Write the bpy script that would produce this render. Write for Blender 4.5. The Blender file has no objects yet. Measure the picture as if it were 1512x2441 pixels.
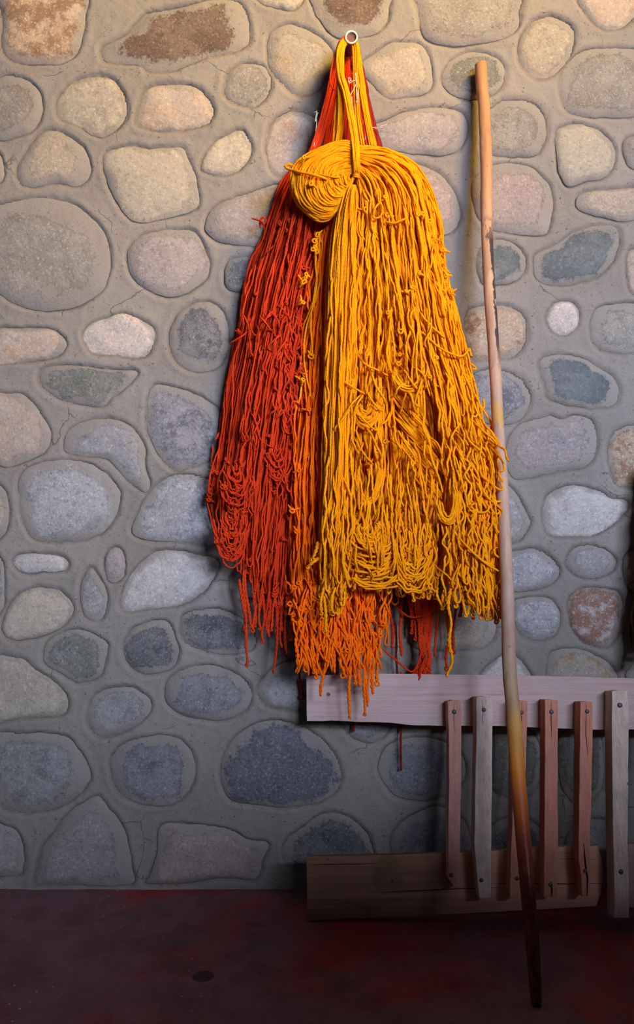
import bpy, math, random
import numpy as np
from mathutils import Vector, noise as mnoise

random.seed(7)
RNG = np.random.default_rng(7)
SC = bpy.context.scene
COL = SC.collection

# ------------------------------------------------------------------ camera
F, CX, CY, D, H = 2100.0, 756.0, 1220.5, 2.1, 0.898   # focal in px, principal point, distance to wall, eye height
cam_data = bpy.data.cameras.new('camera')
cam_data.sensor_fit = 'VERTICAL'; cam_data.sensor_height = 36.0
cam_data.lens = F * 36.0 / 2441.0
cam_data.clip_start = 0.05
cam = bpy.data.objects.new('camera', cam_data)
cam.location = (0, -D, H); cam.rotation_euler = (math.pi / 2, 0, 0)
COL.objects.link(cam); SC.camera = cam

# ------------------------------------------------------------------ world, lights, exposure
world = bpy.data.worlds.new('sky'); SC.world = world; world.use_nodes = True
world.node_tree.nodes['Background'].inputs[0].default_value = (0.50, 0.60, 0.90, 1)
world.node_tree.nodes['Background'].inputs[1].default_value = 0.08

def area(name, loc, target, size, size_y, energy, color, spread=180):
    l = bpy.data.lights.new(name, 'AREA'); l.shape = 'RECTANGLE'
    l.size = size; l.size_y = size_y; l.energy = energy; l.color = color; l.spread = math.radians(spread)
    o = bpy.data.objects.new(name, l); COL.objects.link(o); o.location = loc
    o.rotation_euler = (Vector(target) - Vector(loc)).to_track_quat('-Z', 'Y').to_euler()
    return o
area('warm_daylight', (1.9, -2.3, 3.6), (0.12, 0.0, 2.38), 0.9, 0.9, 18.0, (1.0, 0.59, 0.10), 41)
area('cool_daylight', (1.75, -4.1, 1.95), (0.0, 0.0, 0.62), 1.7, 0.7, 114, (0.66, 0.735, 1.0), 108)

SC.view_settings.view_transform = 'Standard'; SC.view_settings.look = 'None'
SC.view_settings.gamma = 1.0; SC.view_settings.use_curve_mapping = False
SC.view_settings.exposure = 0.0

# ------------------------------------------------------------------ helpers
def W(px, py, d):
    """a pixel of the photograph at distance d in front of the wall -> world point"""
    return ((px - CX) / F * (D - d), -d, H - (py - CY) / F * (D - d))

def mesh_from(name, verts, faces, mat=None, smooth=True):
    me = bpy.data.meshes.new(name)
    me.from_pydata([tuple(v) for v in verts], [], [tuple(f) for f in faces])
    if smooth: me.polygons.foreach_set('use_smooth', [True] * len(me.polygons))
    if mat: me.materials.append(mat)
    me.update()
    return me

def grid_mesh(name, V, quads, mat, smooth=True, uv=None, attr=None):
    """fast numpy mesh: V (n,3), quads (m,4)"""
    me = bpy.data.meshes.new(name)
    n, m = len(V), len(quads)
    me.vertices.add(n); me.vertices.foreach_set('co', np.asarray(V, dtype=np.float32).ravel())
    me.loops.add(m * 4); me.loops.foreach_set('vertex_index', np.asarray(quads, dtype=np.int32).ravel())
    me.polygons.add(m)
    me.polygons.foreach_set('loop_start', np.arange(0, m * 4, 4, dtype=np.int32))
    me.polygons.foreach_set('loop_total', np.full(m, 4, dtype=np.int32))
    me.update(calc_edges=True)
    if smooth: me.polygons.foreach_set('use_smooth', np.ones(m, dtype=bool))
    if uv is not None:
        l = me.uv_layers.new(name='UVMap')
        l.data.foreach_set('uv', np.asarray(uv, dtype=np.float32).ravel())
    if attr is not None:
        for k, a in attr.items():
            at = me.attributes.new(k, 'FLOAT', 'POINT'); at.data.foreach_set('value', np.asarray(a, dtype=np.float32))
    if mat: me.materials.append(mat)
    me.validate()
    return me

def obj(name, me, parent=None, loc=None):
    o = bpy.data.objects.new(name, me); COL.objects.link(o)
    if parent is not None: o.parent = parent
    if loc is not None: o.location = loc
    elif parent is not None and parent.type == 'EMPTY': o.location = -parent.location     # meshes are written in world metres
    return o

def thing(name, label, cat, loc=(0, 0, 0), group=None):
    o = bpy.data.objects.new(name, None); COL.objects.link(o); o.location = loc
    o.empty_display_size = 0.05
    o['label'] = label; o['category'] = cat
    if group: o['group'] = group
    return o

# ------------------------------------------------------------------ node helpers
class Tree:
    def __init__(s, name):
        s.m = bpy.data.materials.new(name); s.m.use_nodes = True
        s.t = s.m.node_tree; s.bsdf = s.t.nodes['Principled BSDF']
    def n(s, typ, props=None, **ins):
        nd = s.t.nodes.new(typ)
        for k, v in (props or {}).items(): setattr(nd, k, v)
        for k, v in ins.items():
            key = int(k[1:]) if k[0] == 'i' and k[1:].isdigit() else k.replace('_', ' ')
            s.put(nd.inputs[key], v)
        return nd
    def put(s, sock, v):
        if isinstance(v, bpy.types.NodeSocket): s.t.links.new(v, sock)
        elif isinstance(v, bpy.types.Node): s.t.links.new(v.outputs[0], sock)
        else:
            if isinstance(v, tuple) and len(v) == 3 and sock.type == 'RGBA': v = (*v, 1)
            sock.default_value = v
    def noise(s, vec, scale, detail=5, rough=0.55, dist=0.0, seed=None):
        return s.n('ShaderNodeTexNoise', None, Vector=vec, Scale=scale, Detail=detail, Roughness=rough, Distortion=dist).outputs[0]
    def math(s, op, a, b=0.0, c=0.0, clamp=False):
        return s.n('ShaderNodeMath', {'operation': op, 'use_clamp': clamp}, i0=a, i1=b, i2=c).outputs[0]
    def step(s, v, lo, hi, a=0.0, b=1.0):
        return s.n('ShaderNodeMapRange', {'interpolation_type': 'SMOOTHSTEP'}, i0=v, i1=lo, i2=hi, i3=a, i4=b).outputs[0]
    def lin(s, v, lo, hi, a=0.0, b=1.0):
        return s.n('ShaderNodeMapRange', None, i0=v, i1=lo, i2=hi, i3=a, i4=b).outputs[0]
    def mix(s, f, a, b, mode='MIX'):
        nd = s.t.nodes.new('ShaderNodeMix'); nd.data_type = 'RGBA'; nd.blend_type = mode
        s.put(nd.inputs[0], f); s.put(nd.inputs[6], a); s.put(nd.inputs[7], b)
        return nd.outputs[2]
    def bump(s, h, strength, dist, prev=None):
        nd = s.n('ShaderNodeBump', None, Strength=strength, Distance=dist, Height=h)
        if prev is not None: s.put(nd.inputs['Normal'], prev)
        return nd.outputs[0]
    def coord(s, which='Object', off=(0, 0, 0), scale=(1, 1, 1)):
        tc = s.t.nodes.new('ShaderNodeTexCoord')
        return s.n('ShaderNodeMapping', None, Vector=tc.outputs[which], Location=off, Scale=scale).outputs[0]
    def attr(s, name):
        a = s.t.nodes.new('ShaderNodeAttribute'); a.attribute_name = name; return a.outputs['Fac']
    def out(s, color, rough=0.9, normal=None, spec=0.3, **kw):
        s.put(s.bsdf.inputs['Base Color'], color); s.put(s.bsdf.inputs['Roughness'], rough)
        s.bsdf.inputs['Specular IOR Level'].default_value = spec
        if normal is not None: s.put(s.bsdf.inputs['Normal'], normal)
        for k, v in kw.items(): s.put(s.bsdf.inputs[k.replace('_', ' ')], v)
        return s.m

MORTAR = (0.252, 0.231, 0.196)

def mortar_nodes(t, p):
    """sandy trowelled mortar: colour and height"""
    big = t.noise(p, 3.0, 4, 0.6)
    mid = t.noise(p, 22.0, 5, 0.6)
    fine = t.noise(p, 300.0, 4, 0.8)
    c = t.mix(t.step(big, 0.35, 0.65), tuple(0.90 * v for v in MORTAR), tuple(1.10 * v for v in MORTAR))
    c = t.mix(t.step(mid, 0.45, 0.75, 0, 0.45), c, (0.265, 0.235, 0.195))
    c = t.mix(t.step(fine, 0.56, 0.70, 0, 0.55), c, (0.43, 0.40, 0.35))
    c = t.mix(t.step(fine, 0.42, 0.28, 0, 0.75), c, (0.13, 0.11, 0.09))
    pits = t.noise(p, 160.0, 2, 0.5)
    c = t.mix(t.math('MULTIPLY', t.step(pits, 0.38, 0.29, 0, 0.9), t.step(mid, 0.4, 0.6)), c, (0.11, 0.09, 0.07))
    return c, fine, mid, pits

def make_mortar():
    t = Tree('sandy_mortar'); p = t.coord('Object')
    c, fine, mid, pits = mortar_nodes(t, p)
    # hairline cracks
    wob = t.n('ShaderNodeVectorMath', {'operation': 'ADD'}, i0=p, i1=t.n('ShaderNodeVectorMath', {'operation': 'SCALE'}, i0=t.n('ShaderNodeTexNoise', None, Vector=p, Scale=14.0, Detail=4.0).outputs[1], Scale=0.06).outputs[0]).outputs[0]
    v = t.n('ShaderNodeTexVoronoi', {'feature': 'DISTANCE_TO_EDGE'}, Vector=wob, Scale=5.2).outputs['Distance']
    crack = t.math('MULTIPLY', t.step(v, 0.0065, 0.0015), t.step(t.noise(p, 6.0, 2), 0.52, 0.60))
    c = t.mix(t.math('MULTIPLY', crack, 0.6), c, (0.10, 0.08, 0.065))
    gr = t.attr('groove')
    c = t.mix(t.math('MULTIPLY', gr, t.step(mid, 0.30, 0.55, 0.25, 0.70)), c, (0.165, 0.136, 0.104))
    b = t.bump(t.noise(p, 60.0, 8, 0.72), 0.50, 0.004)
    b = t.bump(fine, 0.5, 0.0012, b)
    b = t.bump(t.math('SUBTRACT', 1.0, crack), 0.6, 0.002, b)
    return t.out(c, 0.95, b, 0.15)
M_MORTAR = make_mortar()

def stone_material(name, A, B, P, patch, cover, speck, seed):
    """A/B ground colours, P patch colour with amount 0..1, cover = how far mortar smears in from the rim, speck = glitter/grain"""
    def dull(c):
        l = sum(c) / 3; return tuple((l + (v - l) * .86) * (.72 + .12 * min(1, l / .42)) for v in c)
    A, B, P = dull(A), dull(B), dull(P)
    t = Tree(name); p = t.coord('Object', (seed * 3.7, seed * 1.3, seed * 2.1))
    n1 = t.noise(p, 13.0, 8, 0.68, 0.1)
    n2 = t.noise(p, 21.0, 9, 0.74, 0.15)
    n3 = t.noise(p, 190.0, 4, 0.8)
    n4 = t.noise(p, 95.0, 4, 0.7)
    c = t.mix(t.step(n1, 0.38, 0.62), A, B)
    if patch > 0:
        th = 0.66 - 0.26 * patch
        c = t.mix(t.step(n2, th - .03, th + 0.10, 0, 0.85), c, P)
    c = t.mix(t.step(n4, 0.54, 0.68, 0, 0.36), c, tuple(min(1, v * 1.5 + 0.05) for v in A))
    c = t.mix(t.step(n4, 0.46, 0.32, 0, 0.48), c, tuple(v * 0.55 for v in B))
    c = t.mix(t.step(n3, 0.56, 0.66, 0, min(1, speck * 1.5)), c, tuple(min(1, v * 1.25 + 0.20) for v in A))
    c = t.mix(t.step(n3, 0.44, 0.32, 0, min(1, speck * 1.5)), c, tuple(v * 0.35 for v in B))
    mc, fine, mid, pits = mortar_nodes(t, p)
    mc = t.mix(0.35, mc, tuple(min(1, v * 1.25) for v in MORTAR))
    rim = t.attr('rim')
    e = t.math('ADD', rim, t.math('MULTIPLY', t.math('SUBTRACT', t.noise(p, 14.0, 6, 0.66, 0.3), 0.5), 1.0))
    e = t.math('ADD', e, t.math('MULTIPLY', t.math('SUBTRACT', n3, 0.5), 0.42))
    lo = 0.97 - cover
    c = t.mix(t.step(e, lo - .02, lo + 0.16, 0, 0.88), c, mc)
    b = t.bump(t.noise(p, 34.0, 9, 0.72), 0.70, 0.006)
    b = t.bump(n3, 0.45, 0.0016, b)
    b = t.bump(t.step(e, lo, lo + 0.06), 0.5, 0.0015, b)
    return t.out(c, 0.88, b, 0.25)
# ------------------------------------------------------------------ stones of the wall, outlines as laid in the wall (photo px at the wall plane)
# palette: name -> (A, B, patch colour, patch amount, mortar cover, speckle)
PAL = {
 'rust':   ((.52,.37,.22),(.54,.42,.29),(.30,.15,.07),.62,.16,.35),
 'brown':  ((.17,.105,.070),(.24,.160,.115),(.13,.075,.05),.3,.34,.45),
 'tan':    ((.42,.35,.25),(.47,.40,.29),(.34,.26,.17),.35,.30,.30),
 'cream':  ((.50,.44,.32),(.46,.40,.29),(.40,.33,.24),.2,.12,.15),
 'peach':  ((.53,.41,.30),(.49,.41,.32),(.52,.32,.18),.42,.18,.20),
 'gtan':   ((.29,.265,.215),(.36,.33,.27),(.25,.24,.22),.35,.30,.45),
 'pink':   ((.46,.345,.285),(.42,.34,.29),(.52,.43,.36),.3,.24,.30),
 'gpink':  ((.37,.32,.29),(.42,.36,.31),(.30,.27,.27),.4,.26,.35),
 'grey':   ((.30,.295,.275),(.38,.37,.34),(.21,.205,.20),.5,.30,.45),
 'dgrey':  ((.155,.155,.155),(.25,.25,.235),(.09,.085,.09),.45,.30,.75),
 'green':  ((.20,.205,.165),(.27,.265,.21),(.30,.30,.27),.35,.26,.50),
 'slate':  ((.145,.170,.170),(.19,.21,.20),(.24,.26,.25),.3,.26,.20),
 'lgrey':  ((.46,.45,.415),(.38,.375,.36),(.26,.26,.275),.45,.20,.40),
 'purple': ((.27,.262,.27),(.35,.335,.32),(.15,.145,.165),.55,.22,.40),
 'blue':   ((.215,.215,.22),(.29,.285,.285),(.14,.14,.15),.35,.26,.60),
 'dblue':  ((.14,.15,.172),(.20,.205,.22),(.085,.09,.105),.3,.17,.75),
 'white':  ((.60,.56,.49),(.53,.49,.43),(.50,.41,.32),.25,.12,.25),
 'wrust':  ((.52,.46,.40),(.46,.41,.37),(.31,.125,.055),.85,.16,.25),
 'warmw':  ((.62,.53,.43),(.56,.49,.42),(.58,.38,.25),.30,.08,.30),
 'yellow': ((.46,.37,.26),(.40,.36,.29),(.42,.29,.10),.45,.22,.25),
 'mix':    ((.42,.385,.34),(.35,.34,.33),(.24,.235,.25),.40,.30,.30),
}
ST = [
 ('rust',  [(10,-20),(195,-18),(203,30),(198,85),(184,125),(146,150),(60,153),(14,136),(0,100),(6,50)]),
 ('brown', [(241,121),(251,106),(302,80),(327,50),(352,28),(432,15),(503,-4),(563,0),(588,30),(595,98),(560,125),(503,136),(450,156),(402,172),(352,170),(335,156),(252,146)]),
 ('gtan',  [(-30,200),(5,180),(35,178),(70,195),(92,220),(100,255),(92,290),(70,315),(30,328),(-10,330),(-50,290),(-50,230)]),
 ('cream', [(134,243),(160,206),(192,187),(237,182),(272,192),(296,226),(304,262),(287,302),(247,325),(216,321),(190,302),(141,281)]),
 ('peach', [(331,244),(350,211),(392,202),(452,202),(492,226),(511,262),(497,296),(427,312),(370,312),(327,300),(325,280)]),
 ('gtan',  [(533,211),(543,176),(568,154),(603,151),(633,161),(648,196),(641,226),(618,251),(593,259),(553,246),(535,231)]),
 ('yellow',[(640,93),(653,71),(683,56),(708,60),(742,75),(768,92),(790,115),(795,145),(785,185),(760,212),(725,228),(693,221),(672,197),(650,175),(638,146)]),
 ('tan',   [(40,397),(60,362),(90,322),(126,310),(166,326),(201,357),(216,397),(206,427),(181,445),(136,437),(70,447),(43,432)]),
 ('cream', [(244,382),(261,357),(312,347),(352,354),(427,349),(448,377),(468,427),(475,468),(463,498),(402,518),(327,530),(297,508),(261,452)]),
 ('cream', [(478,392),(503,347),(543,317),(578,309),(598,342),(596,372),(573,407),(528,420),(483,410)]),
 ('peach', [(634,330),(645,295),(675,270),(710,262),(745,275),(770,300),(780,350),(770,400),(735,420),(690,425),(650,415),(636,380)]),
 ('gpink', [(487,540),(500,505),(530,480),(590,458),(640,442),(700,430),(720,480),(700,560),(620,585),(530,578),(497,560)]),
 ('gtan',  [(-30,505),(20,480),(90,470),(160,480),(215,515),(250,560),(262,620),(250,680),(210,718),(140,740),(70,735),(20,715),(-20,680),(-50,600)]),
 ('gpink', [(302,610),(315,580),(350,555),(410,546),(460,552),(485,585),(500,640),(480,675),(440,700),(400,708),(350,690),(315,660)]),
 ('dgrey', [(535,650),(545,622),(580,612),(620,620),(630,660),(610,690),(570,695),(540,685)]),
 ('tan',   [(-40,350),(0,368),(9,400),(4,432),(-40,450)]),
 ('peach', [(-10,785),(50,782),(110,782),(145,800),(158,825),(140,848),(90,860),(20,868),(-10,865),(-30,820)]),
 ('warmw', [(196,801),(216,771),(271,751),(302,746),(342,766),(367,786),(364,826),(342,854),(281,851),(221,841)]),
 ('dgrey', [(405,791),(427,746),(467,721),(503,721),(533,746),(545,791),(540,841),(518,876),(472,887),(427,871),(405,836)]),
 ('green', [(90,897),(111,874),(191,871),(261,881),(327,884),(312,912),(276,942),(241,969),(176,962),(131,947),(100,922)]),
 ('peach', [(-30,945),(20,938),(50,937),(80,960),(105,1000),(120,1035),(112,1070),(85,1090),(40,1108),(0,1112),(-40,1060)]),
 ('mix',   [(152,1052),(166,1022),(211,1002),(281,1000),(322,1027),(344,1067),(347,1118),(358,1153),(347,1174),(312,1153),(281,1123),(251,1096),(191,1088),(156,1078)]),
 ('purple',[(347,982),(352,942),(372,917),(427,927),(483,947),(528,987),(535,1060),(503,1098),(442,1118),(417,1123),(377,1083),(352,1032)]),
 ('lgrey', [(42,1160),(50,1130),(80,1108),(141,1096),(201,1100),(251,1128),(284,1168),(280,1220),(250,1265),(200,1288),(150,1293),(80,1285),(52,1240)]),
 ('lgrey', [(315,1270),(325,1230),(350,1180),(385,1145),(430,1128),(480,1135),(530,1160),(560,1220),(550,1280),(500,1300),(430,1292),(350,1288)]),
 ('tan',   [(-40,1150),(5,1165),(22,1210),(18,1255),(0,1285),(-40,1295)]),
 ('white', [(30,1346),(40,1323),(90,1318),(146,1326),(163,1343),(151,1361),(100,1366),(55,1368)]),
 ('gpink', [(248,1350),(252,1322),(272,1306),(290,1315),(299,1340),(295,1370),(278,1388),(257,1385)]),
 ('mix',   [(190,1420),(195,1380),(215,1354),(235,1375),(253,1410),(256,1450),(243,1477),(215,1480),(197,1460)]),
 ('white', [(284,1436),(302,1386),(342,1336),(382,1313),(452,1316),(518,1336),(513,1376),(483,1416),(427,1446),(352,1454),(297,1459)]),
 ('cream', [(8,1470),(30,1431),(70,1404),(126,1404),(161,1426),(173,1456),(151,1492),(100,1517),(30,1527),(3,1502)]),
 ('grey',  [(-40,1310),(5,1335),(10,1400),(3,1455),(-40,1480)]),
 ('green', [(103,1562),(116,1527),(166,1502),(211,1507),(256,1532),(251,1572),(236,1612),(186,1627),(146,1607),(111,1587)]),
 ('dgrey', [(292,1547),(312,1502),(352,1482),(397,1479),(415,1507),(425,1557),(402,1597),(352,1607),(312,1592)]),
 ('dgrey', [(427,1492),(442,1461),(493,1449),(543,1456),(583,1480),(608,1512),(603,1547),(553,1560),(483,1552),(437,1527)]),
 ('cream', [(-30,1575),(50,1571),(90,1600),(140,1635),(160,1665),(150,1705),(60,1712),(-30,1715)]),
 ('grey',  [(206,1698),(221,1662),(261,1642),(312,1640),(352,1662),(360,1693),(332,1728),(281,1753),(236,1758),(211,1733)]),
 ('blue',  [(392,1642),(422,1602),(483,1585),(543,1597),(588,1627),(601,1662),(578,1698),(523,1718),(442,1708),(402,1683)]),
 ('grey',  [(613,1650),(630,1610),(670,1580),(730,1570),(780,1585),(790,1640),(770,1685),(700,1695),(640,1685)]),
 ('grey',  [(-30,1755),(60,1748),(150,1752),(190,1790),(215,1840),(212,1865),(170,1910),(110,1935),(50,1940),(0,1920),(-40,1850)]),
 ('blue',  [(261,1841),(266,1801),(297,1770),(362,1753),(422,1760),(457,1795),(465,1846),(442,1896),(397,1921),(327,1916),(281,1886)]),
 ('dblue', [(524,1850),(535,1795),(563,1755),(603,1730),(655,1717),(710,1728),(760,1755),(800,1800),(815,1850),(800,1890),(760,1915),(680,1925),(600,1918),(545,1905)]),
 ('gpink', [(80,2108),(95,2032),(121,1992),(161,1941),(226,1899),(256,1921),(281,1951),(302,2002),(314,2072),(312,2110),(200,2112),(90,2112)]),
 ('gpink', [(-30,1965),(10,1968),(40,1985),(55,2015),(57,2060),(50,2085),(0,2092),(-30,2090)]),
 ('pink',  [(382,1971),(452,1966),(543,1976),(593,2002),(640,2012),(628,2052),(612,2098),(560,2095),(500,2097),(440,2108),(350,2108),(355,2090),(372,2042)]),
 ('dgrey', [(673,2030),(685,2000),(720,1970),(770,1942),(820,1945),(865,1975),(890,2020),(885,2070),(800,2090),(700,2075)]),
 ('blue',  [(902,1838),(915,1790),(955,1765),(1010,1757),(1060,1768),(1100,1800),(1110,1850),(1080,1890),(1010,1910),(940,1895)]),
 ('blue',  [(930,2010),(960,1960),(1010,1932),(1060,1925),(1110,1960),(1125,2040),(1060,2085),(960,2085)]),
 ('grey',  [(810,1700),(815,1735),(850,1765),(890,1770),(925,1745),(935,1700),(900,1660),(840,1660)]),
 ('green', [(1165,1760),(1190,1735),(1260,1740),(1290,1790),(1285,1870),(1240,1905),(1180,1890),(1160,1830)]),
 ('green', [(1330,1790),(1350,1745),(1420,1740),(1440,1800),(1435,1880),(1390,1920),(1345,1890)]),
 ('dgrey', [(1160,2000),(1190,1960),(1250,1950),(1300,1990),(1300,2060),(1240,2090),(1175,2070)]),
 ('grey',  [(1350,2010),(1380,1965),(1440,1955),(1480,1990),(1480,2060),(1420,2090),(1360,2070)]),
 ('brown', [(745,-40),(920,-30),(928,20),(920,55),(895,78),(850,90),(800,85),(765,50),(748,20)]),
 ('gtan',  [(998,25),(1003,-25),(1230,-25),(1240,30),(1235,65),(1204,90),(1144,101),(1079,108),(1023,95),(1003,65)]),
 ('tan',   [(862,146),(893,126),(928,103),(973,98),(1008,108),(1028,151),(1033,191),(1023,216),(983,229),(928,234),(898,211),(863,171)]),
 ('green', [(1051,181),(1074,146),(1119,123),(1164,128),(1199,151),(1204,186),(1189,216),(1144,236),(1104,234),(1069,216)]),
 ('tan',   [(1240,90),(1265,55),(1305,38),(1350,50),(1373,80),(1368,121),(1345,161),(1310,186),(1275,189),(1245,161),(1235,126)]),
 ('peach', [(1382,-20),(1400,40),(1430,65),(1460,72),(1495,60),(1520,30),(1530,-20)]),
 ('gtan',  [(1335,200),(1345,156),(1385,121),(1430,113),(1520,118),(1560,180),(1550,250),(1511,278),(1440,280),(1380,275),(1345,255)]),
 ('gpink', [(885,300),(918,286),(963,266),(1033,256),(1089,261),(1112,286),(1112,327),(1094,357),(1054,369),(978,364),(918,352),(893,330)]),
 ('gtan',  [(1164,271),(1184,246),(1214,236),(1265,241),(1295,266),(1305,307),(1295,347),(1275,369),(1214,372),(1154,362),(1148,322)]),
 ('cream', [(1325,327),(1335,302),(1385,294),(1440,317),(1466,352),(1466,392),(1446,422),(1400,432),(1355,442),(1335,412),(1328,367)]),
 ('pink',  [(1124,452),(1139,417),(1179,392),(1235,390),(1275,402),(1310,442),(1320,488),(1310,543),(1295,560),(1235,558),(1164,543),(1134,503)]),
 ('pink',  [(930,420),(980,392),(1020,398),(1060,425),(1088,465),(1098,510),(1088,540),(1060,560),(1000,570),(940,540)]),
 ('gtan',  [(1485,350),(1500,325),(1540,318),(1560,360),(1540,402),(1500,395)]),
 ('tan',   [(1374,485),(1390,460),(1455,450),(1530,450),(1550,490),(1500,527),(1440,518),(1390,503)]),
 ('slate', [(1272,630),(1280,605),(1330,580),(1370,552),(1420,538),(1465,538),(1478,565),(1470,610),(1440,650),(1395,672),(1330,682),(1290,672),(1275,655)]),
 ('slate', [(1137,640),(1140,600),(1165,575),(1205,572),(1238,590),(1254,622),(1246,655),(1225,672),(1190,680),(1150,676)]),
 ('peach', [(1492,640),(1500,600),(1530,590),(1560,640),(1530,700),(1500,690)]),
 ('rust',  [(1106,778),(1118,741),(1159,728),(1211,730),(1245,748),(1258,782),(1252,822),(1226,852),(1174,859),(1130,859),(1110,820)]),
 ('warmw', [(1303,758),(1312,733),(1335,718),(1365,722),(1382,745),(1380,775),(1360,794),(1335,799),(1312,785)]),
 ('gtan',  [(1409,790),(1415,748),(1437,730),(1490,722),(1540,730),(1560,780),(1540,830),(1490,842),(1440,838),(1417,820)]),
 ('slate', [(1282,870),(1296,852),(1337,843),(1389,852),(1430,878),(1463,900),(1478,933),(1467,967),(1419,974),(1341,963),(1304,948),(1296,915)]),
 ('purple',[(1100,920),(1130,890),(1170,880),(1220,888),(1255,915),(1268,950),(1255,985),(1225,1008),(1160,1010),(1110,980)]),
 ('gpink', [(1212,1050),(1235,1015),(1270,998),(1310,990),(1335,1000),(1370,990),(1410,1000),(1425,1035),(1420,1085),(1390,1115),(1330,1125),(1270,1138),(1225,1140),(1205,1100)]),
 ('rust',  [(1450,1077),(1462,1033),(1478,1020),(1506,1014),(1540,1010),(1575,1080),(1550,1160),(1487,1160),(1468,1151),(1456,1120)]),
 ('mix',   [(1180,1170),(1210,1155),(1240,1190),(1262,1230),(1268,1250),(1250,1280),(1225,1295),(1180,1290),(1150,1250)]),
 ('white', [(1292,1232),(1298,1193),(1320,1169),(1362,1158),(1402,1161),(1438,1172),(1457,1187),(1490,1190),(1499,1208),(1484,1232),(1447,1263),(1417,1278),(1371,1281),(1320,1280),(1298,1263)]),
 ('lgrey', [(1180,1340),(1240,1310),(1280,1308),(1311,1324),(1335,1354),(1332,1375),(1314,1394),(1277,1406),(1235,1413),(1180,1400)]),
 ('mix',   [(1349,1339),(1362,1309),(1396,1298),(1435,1305),(1463,1324),(1469,1345),(1454,1369),(1417,1379),(1381,1376),(1356,1360)]),
 ('lgrey', [(1225,1439),(1253,1426),(1295,1423),(1320,1433),(1336,1461),(1335,1491),(1320,1518),(1289,1529),(1259,1522),(1235,1503)]),
 ('wrust', [(1353,1439),(1368,1412),(1402,1401),(1447,1403),(1478,1415),(1487,1445),(1484,1482),(1472,1524),(1447,1543),(1411,1540),(1381,1521),(1359,1482)]),
 ('rust',  [(1487,1360),(1495,1320),(1530,1310),(1560,1360),(1530,1420),(1500,1405)]),
 ('yellow',[(1302,1640),(1305,1590),(1315,1555),(1350,1547),(1390,1550),(1432,1567),(1460,1590),(1475,1620),(1460,1660),(1380,1670),(1320,1665)]),
 ('white', [(1145,1610),(1170,1580),(1200,1560),(1235,1565),(1262,1600),(1275,1640),(1220,1660),(1150,1650)]),
 ('yellow',[(965,1500),(985,1470),(1040,1440),(1110,1440),(1170,1460),(1183,1500),(1172,1530),(1140,1548),(1060,1552),(990,1545)]),
 ('mix',   [(1495,1620),(1505,1590),(1540,1575),(1580,1600),(1540,1640)]),
 ('cream', [(600,-30),(620,5),(660,18),(690,25),(715,10),(725,-30)]),
 ('mix',   [(545,1400),(560,1360),(620,1340),(680,1380),(680,1450),(620,1480),(570,1460)]),
]

def smooth_poly(pts, n=72, wob=0.0, seed=0):
    P = np.array(pts, float); m = len(P)
    out = []
    k = 12
    for i in range(m):
        p0, p1, p2, p3 = P[i - 1], P[i], P[(i + 1) % m], P[(i + 2) % m]
        for j in range(k):
            t = j / k
            out.append(0.5 * ((2 * p1) + (-p0 + p2) * t + (2 * p0 - 5 * p1 + 4 * p2 - p3) * t * t + (-p0 + 3 * p1 - 3 * p2 + p3) * t ** 3))
    Q = np.array(out)
    seg = np.linalg.norm(np.roll(Q, -1, 0) - Q, axis=1); s = np.concatenate([[0], np.cumsum(seg)])
    Q2 = np.vstack([Q, Q[:1]])
    u = np.linspace(0, s[-1], n, endpoint=False)
    R = np.stack([np.interp(u, s, Q2[:, 0]), np.interp(u, s, Q2[:, 1])], 1)
    if wob:
        c = R.mean(0)
        for i in range(n):
            v = mnoise.noise(Vector((R[i, 0] * .03, R[i, 1] * .03, seed))) + 0.6 * mnoise.noise(Vector((R[i, 0] * .09, R[i, 1] * .09, seed + 9)))
            dvec = R[i] - c; L = np.linalg.norm(dvec) + 1e-6
            R[i] += dvec / L * v * wob
    return R

def poly_area(P):
    x, y = P[:, 0], P[:, 1]
    return 0.5 * np.sum(x * np.roll(y, -1) - np.roll(x, -1) * y)

outl = []
for i, (k, pts) in enumerate(ST):
    outl.append((k, smooth_poly(pts, 80, 2.6, i * 1.7)))
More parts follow.
